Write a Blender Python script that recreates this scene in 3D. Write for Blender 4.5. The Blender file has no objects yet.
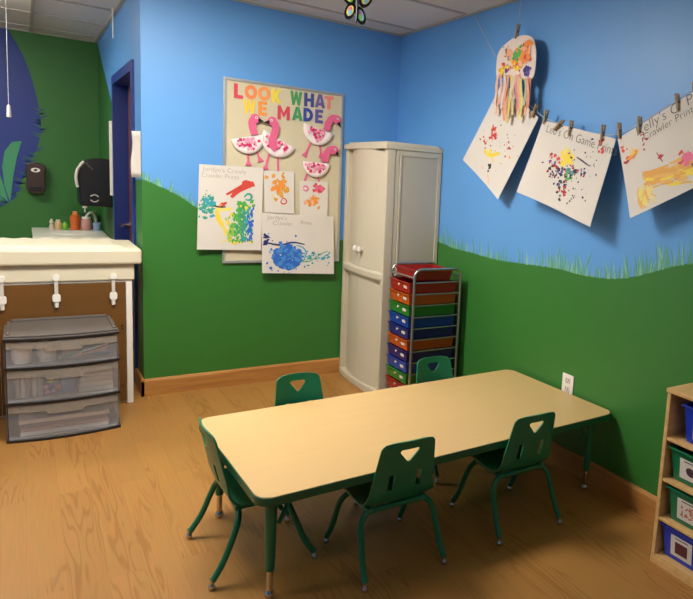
import bpy, bmesh, math, random
from mathutils import Vector, Matrix
random.seed(7)
R = math.radians
sc = bpy.context.scene
COL = sc.collection

# ------------------------------------------------------------------ materials
def lin(h):
    h = h.lstrip('#'); o = []
    for i in (0, 2, 4):
        c = int(h[i:i+2], 16)/255
        o.append(c/12.92 if c <= .04045 else ((c+.055)/1.055)**2.4)
    return (*o, 1)

def mat(name, col, rough=.5, metal=0, vary=0., vscale=8., bump=0., bscale=200., spec=.5, stretch=None):
    m = bpy.data.materials.new(name); m.use_nodes = True
    nt = m.node_tree; b = nt.nodes['Principled BSDF']
    c = lin(col) if isinstance(col, str) else col
    b.inputs['Base Color'].default_value = c
    b.inputs['Roughness'].default_value = rough
    b.inputs['Metallic'].default_value = metal
    b.inputs['Specular IOR Level'].default_value = spec
    tc = nt.nodes.new('ShaderNodeTexCoord')
    src = tc.outputs['Object']
    if stretch:
        mp = nt.nodes.new('ShaderNodeMapping'); mp.inputs['Scale'].default_value = stretch
        nt.links.new(src, mp.inputs['Vector']); src = mp.outputs['Vector']
    if vary:
        n = nt.nodes.new('ShaderNodeTexNoise'); n.inputs['Scale'].default_value = vscale
        n.inputs['Detail'].default_value = 4
        nt.links.new(src, n.inputs['Vector'])
        mx = nt.nodes.new('ShaderNodeMix'); mx.data_type = 'RGBA'
        mx.inputs['A'].default_value = tuple(x*(1-vary) for x in c[:3])+(1,)
        mx.inputs['B'].default_value = tuple(min(1, x*(1+vary)) for x in c[:3])+(1,)
        nt.links.new(n.outputs['Fac'], mx.inputs['Factor'])
        nt.links.new(mx.outputs['Result'], b.inputs['Base Color'])
    if bump:
        n2 = nt.nodes.new('ShaderNodeTexNoise'); n2.inputs['Scale'].default_value = bscale
        nt.links.new(src, n2.inputs['Vector'])
        bp = nt.nodes.new('ShaderNodeBump'); bp.inputs['Strength'].default_value = bump
        bp.inputs['Distance'].default_value = .002
        nt.links.new(n2.outputs['Fac'], bp.inputs['Height'])
        nt.links.new(bp.outputs['Normal'], b.inputs['Normal'])
    return m

def clear_mat(name, col, opacity, rough=.35):
    m = bpy.data.materials.new(name); m.use_nodes = True
    nt = m.node_tree; b = nt.nodes['Principled BSDF']
    b.inputs['Base Color'].default_value = lin(col); b.inputs['Roughness'].default_value = rough
    b.inputs['Alpha'].default_value = opacity
    return m

def wood_floor():
    m = bpy.data.materials.new('oak_plank_floor'); m.use_nodes = True
    nt = m.node_tree; N = nt.nodes; L = nt.links; b = N['Principled BSDF']
    tc = N.new('ShaderNodeTexCoord')
    mp = N.new('ShaderNodeMapping'); mp.inputs['Rotation'].default_value = (0, 0, R(90))
    L.new(tc.outputs['Object'], mp.inputs['Vector'])
    br = N.new('ShaderNodeTexBrick')
    br.inputs['Color1'].default_value = (0, 0, 0, 1); br.inputs['Color2'].default_value = (1, 1, 1, 1)
    br.inputs['Mortar'].default_value = (.5, .5, .5, 1)
    br.inputs['Scale'].default_value = 1; br.inputs['Mortar Size'].default_value = .0012
    br.inputs['Mortar Smooth'].default_value = .3
    br.inputs['Brick Width'].default_value = 1.25; br.inputs['Row Height'].default_value = .118
    br.offset = .37
    L.new(mp.outputs['Vector'], br.inputs['Vector'])
    # grain: contour bands of a stretched noise, shifted per plank
    mp2 = N.new('ShaderNodeMapping'); mp2.inputs['Scale'].default_value = (15, 1.5, 1)
    L.new(tc.outputs['Object'], mp2.inputs['Vector'])
    sc_ = N.new('ShaderNodeVectorMath'); sc_.operation = 'SCALE'; sc_.inputs['Scale'].default_value = 37
    L.new(br.outputs['Color'], sc_.inputs[0])
    ad = N.new('ShaderNodeVectorMath'); ad.operation = 'ADD'
    L.new(mp2.outputs['Vector'], ad.inputs[0]); L.new(sc_.outputs['Vector'], ad.inputs[1])
    n1 = N.new('ShaderNodeTexNoise'); n1.inputs['Scale'].default_value = 1.0; n1.inputs['Detail'].default_value = 1.5
    L.new(ad.outputs['Vector'], n1.inputs['Vector'])
    mu = N.new('ShaderNodeMath'); mu.operation = 'MULTIPLY'; mu.inputs[1].default_value = 56
    L.new(n1.outputs['Fac'], mu.inputs[0])
    si = N.new('ShaderNodeMath'); si.operation = 'SINE'; L.new(mu.outputs[0], si.inputs[0])
    rp = N.new('ShaderNodeValToRGB')
    rp.color_ramp.elements[0].position = .0; rp.color_ramp.elements[0].color = lin('#a16f35')
    rp.color_ramp.elements[1].position = .42; rp.color_ramp.elements[1].color = lin('#b38143')
    ma = N.new('ShaderNodeMath'); ma.operation = 'MULTIPLY_ADD'; ma.inputs[1].default_value = .5; ma.inputs[2].default_value = .5
    L.new(si.outputs[0], ma.inputs[0])
    mp4 = N.new('ShaderNodeMapping'); mp4.inputs['Scale'].default_value = (9, 1.1, 1); mp4.inputs['Location'].default_value = (3, 8, 0)
    L.new(ad.outputs['Vector'], mp4.inputs['Vector']); mp4.inputs['Scale'].default_value = (.35, .45, 1)
    n4 = N.new('ShaderNodeTexNoise'); n4.inputs['Scale'].default_value = 1; n4.inputs['Detail'].default_value = 1
    L.new(mp4.outputs['Vector'], n4.inputs['Vector'])
    mr = N.new('ShaderNodeMapRange'); mr.inputs['From Min'].default_value = .42; mr.inputs['From Max'].default_value = .55; mr.inputs['To Min'].default_value = .95; mr.inputs['To Max'].default_value = .0
    L.new(n4.outputs['Fac'], mr.inputs['Value'])
    mxm = N.new('ShaderNodeMath'); mxm.operation = 'MAXIMUM'
    L.new(ma.outputs[0], mxm.inputs[0]); L.new(mr.outputs['Result'], mxm.inputs[1]); L.new(mxm.outputs[0], rp.inputs['Fac'])
    # fine fibres
    mp3 = N.new('ShaderNodeMapping'); mp3.inputs['Scale'].default_value = (160, 5, 1)
    L.new(tc.outputs['Object'], mp3.inputs['Vector'])
    n3 = N.new('ShaderNodeTexNoise'); n3.inputs['Scale'].default_value = 1; n3.inputs['Detail'].default_value = 3
    L.new(mp3.outputs['Vector'], n3.inputs['Vector'])
    mxa = N.new('ShaderNodeMix'); mxa.data_type = 'RGBA'; mxa.blend_type = 'MULTIPLY'
    mxa.inputs['Factor'].default_value = .32
    L.new(rp.outputs['Color'], mxa.inputs['A']); L.new(n3.outputs['Color'], mxa.inputs['B'])
    mxb = N.new('ShaderNodeMix'); mxb.data_type = 'RGBA'; mxb.blend_type = 'MULTIPLY'; mxb.inputs['Factor'].default_value = .10
    L.new(mxa.outputs['Result'], mxb.inputs['A']); L.new(br.outputs['Color'], mxb.inputs['B'])
    mxc = N.new('ShaderNodeMix'); mxc.data_type = 'RGBA'
    mxc.inputs['B'].default_value = lin('#8a5c2a')
    sm = N.new('ShaderNodeMath'); sm.operation = 'MULTIPLY'; sm.inputs[1].default_value = .35
    L.new(br.outputs['Fac'], sm.inputs[0])
    L.new(sm.outputs[0], mxc.inputs['Factor']); L.new(mxb.outputs['Result'], mxc.inputs['A'])
    L.new(mxc.outputs['Result'], b.inputs['Base Color'])
    b.inputs['Roughness'].default_value = .42
    b.inputs['Specular IOR Level'].default_value = .35
    return m

def wood(name, c1, c2, scale=(30, 30, 2.5), rough=.45):
    m = bpy.data.materials.new(name); m.use_nodes = True
    nt = m.node_tree; N = nt.nodes; L = nt.links; b = N['Principled BSDF']
    tc = N.new('ShaderNodeTexCoord'); mp = N.new('ShaderNodeMapping'); mp.inputs['Scale'].default_value = scale
    L.new(tc.outputs['Object'], mp.inputs['Vector'])
    n = N.new('ShaderNodeTexNoise'); n.inputs['Scale'].default_value = 1; n.inputs['Detail'].default_value = 5
    L.new(mp.outputs['Vector'], n.inputs['Vector'])
    rp = N.new('ShaderNodeValToRGB'); e = rp.color_ramp.elements
    e[0].position = .32; e[0].color = lin(c1); e[1].position = .68; e[1].color = lin(c2)
    L.new(n.outputs['Fac'], rp.inputs['Fac']); L.new(rp.outputs['Color'], b.inputs['Base Color'])
    b.inputs['Roughness'].default_value = rough
    return m

def emit(name, col, s):
    m = bpy.data.materials.new(name); m.use_nodes = True
    b = m.node_tree.nodes['Principled BSDF']
    b.inputs['Emission Color'].default_value = lin(col); b.inputs['Emission Strength'].default_value = s
    b.inputs['Base Color'].default_value = lin('#f2f2ee')
    return m

M_BLUE = mat('sky_blue_wall_paint', '#5f9fe0', .45, vary=.03, vscale=3, bump=.08, bscale=260)
M_HILL = mat('hill_green_wall_paint', '#34762f', .45, vary=.04, vscale=3, bump=.08, bscale=260)
M_BLADE = mat('painted_grass_blade', '#5aa27a', .6)
M_BLADE2 = mat('painted_grass_blade_pale', '#86bfa4', .6)
M_DGREEN = mat('alcove_green_wall_paint', '#2f6b2b', .55, vary=.04, vscale=3)
M_DBLUE = mat('dark_blue_paint', '#15307f', .5, vary=.04, vscale=4)
M_LEAF = mat('painted_leaf', '#3f8f62', .6)
M_TILE = mat('ceiling_tile', '#dedad0', .9, vary=.03, vscale=40, bump=.3, bscale=300)
M_GRID = mat('ceiling_grid_metal', '#b4afa4', .5)
M_FLOOR = wood_floor()
M_BASE = wood('baseboard_oak', '#a87137', '#bd8747', (3, 30, 40))
M_TOP = mat('maple_laminate', '#d0ae76', .38, vary=.05, vscale=1.0, stretch=(3, 40, 1))
M_GRN = mat('green_plastic', '#107450', .34, vary=.03, vscale=10)
M_GRNBAND = mat('green_edge_band', '#155a3a', .4)
M_GRNPAINT = mat('green_painted_steel', '#0e6c48', .33)
M_CHROME = mat('chrome', '#c8c8c6', .22, 1)
M_STEEL = mat('grey_steel_tube', '#a9a9a6', .32, .9)
M_ALU = mat('aluminium_frame', '#b9bcbb', .4, .6)
M_CAB = mat('beige_plastic', '#cbc2ab', .5, vary=.02)
M_CABSIDE = mat('beige_textured_panel', '#bfb8a4', .6, vary=.03, vscale=60, bump=.2)
M_WHITE = mat('white_plastic', '#ece9e0', .4)
M_PAPER = mat('paper_white', '#d9d4cb', .8, vary=.02, vscale=6)
M_PAPER2 = mat('paper_grey', '#cbc6bc', .8)
M_CREAM = mat('cream_laminate', '#dcd4ba', .4, vary=.015)
M_BROWN = mat('brown_panel', '#6d481d', .45, vary=.16, vscale=9)
M_DOORBROWN = mat('red_brown_door', '#6b3a2a', .5, vary=.05)
M_BLACK = mat('black_plastic', '#15161a', .35)
M_NEARBLK = mat('black_edge', '#1a1716', .5)
M_DKBROWN = mat('dark_brown_plastic', '#3a2925', .35)
M_LID = mat('grey_brown_lid', '#5b5550', .45, vary=.03)
M_CLEAR = clear_mat('frosted_clear_plastic', '#ececef', .13, .25)
M_CLEAR2 = clear_mat('frosted_clear_lip', '#b5ada1', .42, .4)
M_CORK = mat('cream_board_surface', '#cfc6a8', .85, vary=.03, vscale=50)
M_PIN = wood('clothespin_wood', '#87714f', '#a8916c', (20, 20, 90), .6)
M_STRING = mat('white_string', '#b4bcc2', .7)
M_SHELF = wood('birch_ply', '#cda468', '#dcb67c', (5, 40, 40), .45)
M_INK = mat('pencil_ink', '#5f5b57', .8)
M_INK2 = mat('faint_pencil', '#a39d94', .8)
M_SINK = mat('sink_white', '#dcd8cc', .35)

def pal(name, h, r=.5): return mat(name, h, r)
PAINT = dict(red='#d5473d', orange='#ef8f3a', yellow='#eed43c', green='#4fae4c', teal='#35a08c', blue='#2567c4',
             navy='#27306f', pink='#e76a94', purple='#6b479c', black='#2a2a30', paleyellow='#ecdc74', dkred='#a92430',
             ochre='#dfa340', ochre2='#e6b45a', lime='#a9c648', seagreen='#3a9c74', ltblue='#4a8ad4', cyan='#3aa3c6', brown='#7a4630', peach='#eeb08a')
PM = {k: pal('paint_'+k, v, .6) for k, v in PAINT.items()}

# ------------------------------------------------------------------ mesh builder
class MB:
    def __init__(s, org=(0, 0, 0)):
        s.v = []; s.f = []; s.m = []; s.mi = 0; s.o = Vector(org)
    def vert(s, p): s.v.append(Vector(p)-s.o); return len(s.v)-1
    def face(s, ids): s.f.append(ids); s.m.append(s.mi)
    def poly(s, pts): s.face([s.vert(p) for p in pts])
    def prism(s, pts, off):
        off = Vector(off); n = len(pts)
        a = [s.vert(p) for p in pts]; b = [s.vert(Vector(p)+off) for p in pts]
        s.face(a[::-1]); s.face(b)
        for i in range(n): s.face([a[i], a[(i+1) % n], b[(i+1) % n], b[i]])
    def box(s, x0, x1, y0, y1, z0, z1):
        s.prism([(x0, y0, z0), (x1, y0, z0), (x1, y1, z0), (x0, y1, z0)], (0, 0, z1-z0))
    def tube(s, pts, r, n=12, closed=False):
        pts = [Vector(p) for p in pts]; k = len(pts)
        rs = r if isinstance(r, (list, tuple)) else [r]*k
        rings = []; up = None
        for i in range(k):
            t = (pts[min(i+1, k-1)]-pts[max(i-1, 0)]).normalized()
            if up is None:
                up = Vector((0, 0, 1)) if abs(t.z) < .9 else Vector((1, 0, 0))
            a = (up-t*up.dot(t)).normalized(); b = t.cross(a); up = a
            rings.append([s.vert(pts[i]+(a*math.cos(2*math.pi*j/n)+b*math.sin(2*math.pi*j/n))*rs[i]+s.o*0) for j in range(n)])
        for i in range(k-1):
            for j in range(n):
                s.face([rings[i][j], rings[i][(j+1) % n], rings[i+1][(j+1) % n], rings[i+1][j]])
        s.face(rings[0][::-1]); s.face(rings[-1])
    def lathe(s, prof, c, n=20, axis='z'):
        c = Vector(c); rings = []
        for r, h in prof:
            ring = []
            for j in range(n):
                a = 2*math.pi*j/n; u = r*math.cos(a); w = r*math.sin(a)
                p = {'z': (u, w, h), 'x': (h, u, w), 'y': (w, h, u)}[axis]
                ring.append(s.vert(c+Vector(p)))
            rings.append(ring)
        for i in range(len(rings)-1):
            for j in range(n):
                s.face([rings[i][j], rings[i][(j+1) % n], rings[i+1][(j+1) % n], rings[i+1][j]])
        s.face(rings[0][::-1]); s.face(rings[-1])
    def grid(s, fn, nu, nv):
        ids = [[s.vert(fn(i/nu, j/nv)) for i in range(nu+1)] for j in range(nv+1)]
        for j in range(nv):
            for i in range(nu):
                s.face([ids[j][i], ids[j][i+1], ids[j+1][i+1], ids[j+1][i]])
    def mesh(s, name, mats, smooth=False, recalc=True):
        me = bpy.data.meshes.new(name)
        me.from_pydata([tuple(v) for v in s.v], [], s.f)
        for m in (mats if isinstance(mats, (list, tuple)) else [mats]): me.materials.append(m)
        for p, i in zip(me.polygons, s.m): p.material_index = i
        if recalc:
            bm = bmesh.new(); bm.from_mesh(me); bmesh.ops.recalc_face_normals(bm, faces=bm.faces); bm.to_mesh(me); bm.free()
        if smooth:
            me.shade_smooth(); me.set_sharp_from_angle(angle=R(38))
        me.update()
        return me
    def build(s, name, mats, parent=None, smooth=False, bev=0, solid=0, recalc=True, label=None):
        o = bpy.data.objects.new(name, s.mesh(name, mats, smooth, recalc)); COL.objects.link(o)
        if parent is not None: o.parent = parent
        else: o.location = s.o
        if solid:
            md = o.modifiers.new('thick', 'SOLIDIFY'); md.thickness = solid; md.offset = 0
        if bev:
            md = o.modifiers.new('bev', 'BEVEL'); md.width = bev; md.segments = 2; md.limit_method = 'ANGLE'
        if label: o['label'] = label
        return o

def tag(o, label, cat, group=None):
    o['label'] = label; o['category'] = cat
    if group: o['group'] = group
    return o
def thing(name, loc, label, cat, group=None, rotz=0, scale=None):
    o = bpy.data.objects.new(name, None); COL.objects.link(o)
    o.location = loc; o.rotation_euler = (0, 0, rotz); o.empty_display_size = .05
    if scale: o.scale = scale
    return tag(o, label, cat, group)
def struct(o): o['kind'] = 'structure'; return o
def copy_tree(o, parent=None):
    c = o.copy(); COL.objects.link(c)
    if parent is not None: c.parent = parent
    for ch in list(o.children): copy_tree(ch, c)
    return c

def catmull(pts, n=8):
    out = []; P = [Vector(p) for p in pts]
    for i in range(len(P)-1):
        a = P[max(i-1, 0)]; b = P[i]; c = P[i+1]; d = P[min(i+2, len(P)-1)]
        for k in range(n):
            t = k/n
            out.append(.5*((2*b)+(c-a)*t+(2*a-5*b+4*c-d)*t*t+(3*b-a-3*c+d)*t**3))
    out.append(P[-1]); return out

def text_mesh(mb, s, place, size=1., bold=0.):
    """letters flattened to polygons; place(x, y) -> world point; x, y in units of the letter height"""
    cu = bpy.data.curves.new('t', 'FONT'); cu.body = s; cu.size = 1.42; cu.offset = bold; cu.resolution_u = 3
    ob = bpy.data.objects.new('t', cu); COL.objects.link(ob)
    bpy.context.view_layer.update()
    me = bpy.data.meshes.new_from_object(ob.evaluated_get(bpy.context.evaluated_depsgraph_get()))
    base = [mb.vert(place(v.co.x*size, v.co.y*size)) for v in me.vertices]
    for p in me.polygons: mb.face([base[i] for i in p.vertices])
    xs = [v.co.x for v in me.vertices]; w = (max(xs)-min(xs)) if xs else 0
    bpy.data.objects.remove(ob); bpy.data.curves.remove(cu); bpy.data.meshes.remove(me)
    return w*size

# ------------------------------------------------------------------ room
H = 2.582
XP = -1.74          # partition face
YA = 2.72           # alcove wall
XL, YF = -5.2, -7.2
m = MB((0, 0, 0)); m.box(XL, .0, YF, YA, -.05, 0); struct(m.build('floor', M_FLOOR))
m = MB((0, 0, H)); m.box(XL, .0, YF, YA, H, H+.04); struct(m.build('ceiling', M_TILE))
# T-bar grid
m = MB((0, 0, H))
for k in range(-10, 5):
    y = -.26+.67*k
    if YF < y < YA: m.box(XL, -.002 if y < 0 else XP-.002, y-.012, y+.012, H-.008, H-.001)
for k in range(-4, 3):
    x = -2.239+2.68*k
    if XL < x < 0: m.box(x-.012, x+.012, YF, (YA if x < XP else 0)-.002, H-.009, H-.0012)
m.box(-.024, -.001, YF, -.001, H-.010, H-.0005); m.box(XP, -.001, -.024, -.001, H-.010, H-.0005)
m.box(XL, XP-.001, YA-.024, YA-.001, H-.010, H-.0005); m.box(XP-.024, XP-.001, 0, YA, H-.010, H-.0005)
struct(m.build('trim_1', M_GRID))

def blades(mb, curve, fix, n, hmin, hmax, lean=.4):
    for _ in range(n):
        t = random.random()*(len(curve)-1); i = int(t); p = curve[i].lerp(curve[min(i+1, len(curve)-1)], t-i)
        h = random.uniform(hmin, hmax)*random.choice((.6, 1, 1, 1.25)); w = random.uniform(.0025, .0055); l = random.uniform(-lean, lean)*h
        mb.mi = random.choice((2, 2, 3))
        pts = [(p.x-w, p.y-.004), (p.x+w, p.y-.004), (p.x+w*.6+l*.45, p.y+h*.55), (p.x+l, p.y+h), (p.x-w*.4+l*.35, p.y+h*.55)]
        mb.poly([fix(a, b, random.uniform(.0004, .0009)) for a, b in pts])
    mb.mi = 0
def painted_wall(name, a0, a1, curve, fix, nb):
    """fix(along, z, lift) gives a world point; curve is the painted hill line"""
    mb = MB()
    c = catmull(curve, 8)
    mb.mi = 1
    for p, q in zip(c, c[1:]): mb.poly([fix(p.x, 0, 0), fix(q.x, 0, 0), fix(q.x, q.y, 0), fix(p.x, p.y, 0)])
    mb.mi = 0
    for p, q in zip(c, c[1:]): mb.poly([fix(p.x, p.y, 0), fix(q.x, q.y, 0), fix(q.x, H, 0), fix(p.x, H, 0)])
    blades(mb, c, fix, nb[0], nb[1], nb[2])
    return struct(mb.build(name, [M_BLUE, M_HILL, M_BLADE, M_BLADE2], recalc=False))
painted_wall('wall_back', XP, 0, [(-1.74, 1.404), (-1.64, 1.361), (-1.526, 1.303), (-1.437, 1.242), (-1.25, 1.13), (-.95, 1.05), (-.423, 1.022), (-.2, 1.05), (0, 1.07)],
             lambda a, z, l: (a, -l, z), (110, .025, .07))
painted_wall('wall_right', 0, YF, [(0, 1.07), (-.4, 1.11), (-.716, 1.085), (-.9, 1.066), (-1.1, 1.061), (-1.434, 1.052), (-1.816, 1.07), (-1.986, 1.078), (-2.145, 1.071), (-2.327, 1.078),
             (-2.491, 1.108), (-2.61, 1.15), (-2.844, 1.224), (-3.3, 1.3), (-4.2, 1.2), (-5.5, 1.12), (-7.2, 1.2)],
             lambda a, z, l: (-l, a, z), (420, .04, .12))
# partition wall with the door opening
DY0, DY1, DZ = .36, 1.39, 2.085
mb = MB()
def pw(y0, y1, z0, z1, i): mb.mi = i; mb.poly([(XP, y0, z0), (XP, y1, z0), (XP, y1, z1), (XP, y0, z1)])
pw(0, DY0, 0, 1.39, 1); pw(0, DY0, 1.39, H, 0); pw(DY0, DY1, DZ, H, 0); mb.mi = 2; mb.poly([(XP, DY1, 0), (XP, YA, 0), (XP, YA, 2.57), (XP, DY1, 1.84)]); mb.mi = 0; mb.poly([(XP, DY1, 1.84), (XP, YA, 2.57), (XP, YA, H), (XP, DY1, H)])
struct(mb.build('wall_partition', [M_BLUE, M_HILL, M_DGREEN], recalc=False))
# alcove wall: dark green, a blue painted shape with a leaf
blob = catmull([(-2.40, 2.575), (-2.286, 2.329), (-2.215, 2.036), (-2.186, 1.776), (-2.213, 1.595), (-2.29, 1.409), (-2.369, 1.181), (-2.46, 1.06), (-2.62, .96)], 8)
mb = MB((XP, YA, 0)); mb.mi = 0
mb.poly([(XL, YA, 0), (XP, YA, 0), (XP, YA, H), (XL, YA, H)])
mb.mi = 1
mb.poly([(p.x, YA-.0006, p.y) for p in blob]+[(-2.9, YA-.0006, 1.0), (-3.1, YA-.0006, 1.6), (-2.9, YA-.0006, 2.575)])
mb.mi = 2
def leaf(pts, lift): mb.poly([(x, YA-lift, z) for x, z in pts])
leaf([(-2.43, 1.07), (-2.40, 1.3), (-2.37, 1.47), (-2.33, 1.62), (-2.40, 1.605), (-2.455, 1.52), (-2.475, 1.38), (-2.465, 1.22)], .0012)
leaf([(-2.44, 1.07), (-2.475, 1.24), (-2.52, 1.42), (-2.55, 1.30), (-2.52, 1.15)], .0012)
leaf([(-2.45, 1.06), (-2.52, 1.15), (-2.60, 1.22), (-2.58, 1.1)], .0010)
for k in range(60):
    i = random.randrange(20, len(blob)-1); p = blob[i]
    mb.mi = random.choice((0, 1)); s = random.uniform(.03, .08)
    d = 1 if mb.mi else -1
    mb.poly([(p.x, YA-.001, p.y), (p.x+d*s, YA-.001, p.y+s*.5), (p.x, YA-.001, p.y+.015)])
struct(mb.build('wall_alcove', [M_DGREEN, M_DBLUE, M_LEAF], recalc=False))
mb = MB((XL, 0, 0)); mb.poly([(XL, YF, 0), (XL, YA, 0), (XL, YA, H), (XL, YF, H)]); struct(mb.build('wall_left', M_BLUE, recalc=False))
mb = MB((0, YF, 0)); mb.poly([(XL, YF, 0), (0, YF, 0), (0, YF, H), (XL, YF, H)]); struct(mb.build('wall_front', M_BLUE, recalc=False))
# baseboards
def base_profile(mb, a, b, n):
    a = Vector(a); b = Vector(b); n = Vector(n)
    pr = [(0, 0), (.016, 0), (.016, .098), (.010, .110), (0, .113)]
    pa = [a+n*d+Vector((0, 0, z)) for d, z in pr]
    mb.prism(pa, b-a)
mb = MB((0, 0, 0)); base_profile(mb, (XP-.016, 0, 0), (0, 0, 0), (0, -1, 0)); struct(mb.build('baseboard_back', M_BASE))
M_BASE2 = wood('baseboard_oak_side', '#a87137', '#bd8747', (30, 3, 40))
mb = MB((0, 0, 0)); base_profile(mb, (0, -.001, 0), (0, YF, 0), (-1, 0, 0)); struct(mb.build('baseboard_right', M_BASE2))
mb = MB((XP, 0, 0)); base_profile(mb, (XP, -.016, 0), (XP, .285, 0), (-1, 0, 0)); base_profile(mb, (XP, 1.46, 0), (XP, YA, 0), (-1, 0, 0)); struct(mb.build('baseboard_partition', M_BASE2))
# door in the partition
mb = MB((XP, .36, 0))
for y0, y1, z0, z1 in ((.285, DY0, 0, 2.15), (DY1, 1.455, 0, 2.15), (DY0, DY1, DZ, 2.15)):
    mb.box(XP-.015, XP+.001, y0, y1, z0, z1)
mb.box(XP, XP+.13, DY0-.004, DY0, 0, DZ); mb.box(XP, XP+.13, DY1, DY1+.004, 0, DZ); mb.box(XP, XP+.13, DY0, DY1, DZ, DZ+.004)
mb.box(XP+.085, XP+.09, DY0, DY1, 0, .0005)
door = struct(mb.build('door_1', M_DBLUE))
mb = MB((XP, .36, 0)); mb.box(XP+.09, XP+.13, DY0+.002, DY1-.002, .008, DZ-.003); mb.build('door_panel', M_DOORBROWN, door)
mb = MB((XP, .36, 0))
mb.lathe([(.028, -.012), (.028, 0)], (XP+.09, 1.33, 1.0), 16, 'x')
mb.tube([(XP+.085, 1.33, 1.0), (XP+.03, 1.33, 1.0), (XP+.022, 1.315, 1.0), (XP+.02, 1.20, 1.0)], .011, 10)
mb.build('door_handle', M_CHROME, door, smooth=True)

# ------------------------------------------------------------------ ceiling lamps (recessed fluorescent troffers, above the frame)
M_LAMP = emit('lamp_diffuser', '#fff7ec', 1)
def troffer(cx, cy, strength, label, drop=.03):
    t = thing('ceiling_light', (cx, cy, H), label, 'ceiling light', 'fluorescent ceiling panels')
    m = MB((cx, cy, H)); a, b, w = .61, .31, .03
    m.box(cx-a, cx+a, cy-b, cy-b+w, H-.02, H-.009); m.box(cx-a, cx+a, cy+b-w, cy+b, H-.02, H-.009)
    m.box(cx-a, cx-a+w, cy-b+w, cy+b-w, H-.02, H-.009); m.box(cx+a-w, cx+a, cy-b+w, cy+b-w, H-.02, H-.009)
    m.build('light_frame', M_WHITE, t)
    mm = M_LAMP.copy(); mm.name = 'lamp_diffuser'; mm.node_tree.nodes['Principled BSDF'].inputs['Emission Strength'].default_value = strength
    m = MB((cx, cy, H)); m.box(cx-a+w, cx+a-w, cy-b+w, cy+b-w, H-.016-drop, H-.010); m.build('diffuser', mm, t)
troffer(-1.90, -1.40, 40, 'lit ceiling panel over the aisle left of the activity table')
troffer(-1.30, -4.75, 4.5, 'lit ceiling panel in the near half of the room')
troffer(-4.25, -1.90, 11, 'lit ceiling panel nearest the far left side of the room')

troffer(-3.25, 1.10, 22, 'lit ceiling panel over the sink alcove at the back left', .08)

# ------------------------------------------------------------------ activity table
TL, TW, TZ = 1.735, .84, .425
def rrect(l, w, r, n=8):
    o = []
    for cx, cy, a0 in ((l/2-r, w/2-r, 0), (-l/2+r, w/2-r, 90), (-l/2+r, -w/2+r, 180), (l/2-r, -w/2+r, 270)):
        for k in range(n+1):
            a = R(a0+90*k/n); o.append((cx+r*math.cos(a), cy+r*math.sin(a)))
    return o
tab = thing('activity_table', (-.886, -2.09, 0), 'low rectangular maple-topped activity table with green edge and green legs', 'table', rotz=R(1.6))
m = MB(); m.prism([(x, y, TZ-.004) for x, y in rrect(TL-.006, TW-.006, .057)], (0, 0, .004)); m.build('tabletop', M_TOP, tab)
m = MB(); m.prism([(x, y, TZ-.034) for x, y in rrect(TL, TW, .06)], (0, 0, .032)); m.build('edge_band', M_GRNBAND, tab, bev=.003, label='dark green edge band')
for sx in (-1, 1):
    for sy in (-1, 1):
        x, y = sx*.795, sy*.325
        m = MB()
        m.tube([(x, y, .395), (x, y, .36), (x, y, .105)], [.025, .0225, .0165], 14)
        m.box(x-.05, x+.05, y-.035, y+.035, .388, .395)
        m.tube([(x-sx*.10, y-sy*.02, .392), (x-sx*.03, y-sy*.006, .27)], .008, 8)
        leg = m.build('leg', M_GRNPAINT, tab, smooth=True)
        m = MB(); m.tube([(x, y, .115), (x, y, .02)], .0115, 12)
        m.build('leg_extension', M_CHROME, leg, smooth=True, label='chrome leg extension')
        m = MB(); m.lathe([(.010, .030), (.015, .022), (.018, .013), (.016, .004), (.011, 0)], (x, y, 0), 14); m.build('glide', M_CHROME, leg, smooth=True)

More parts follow.
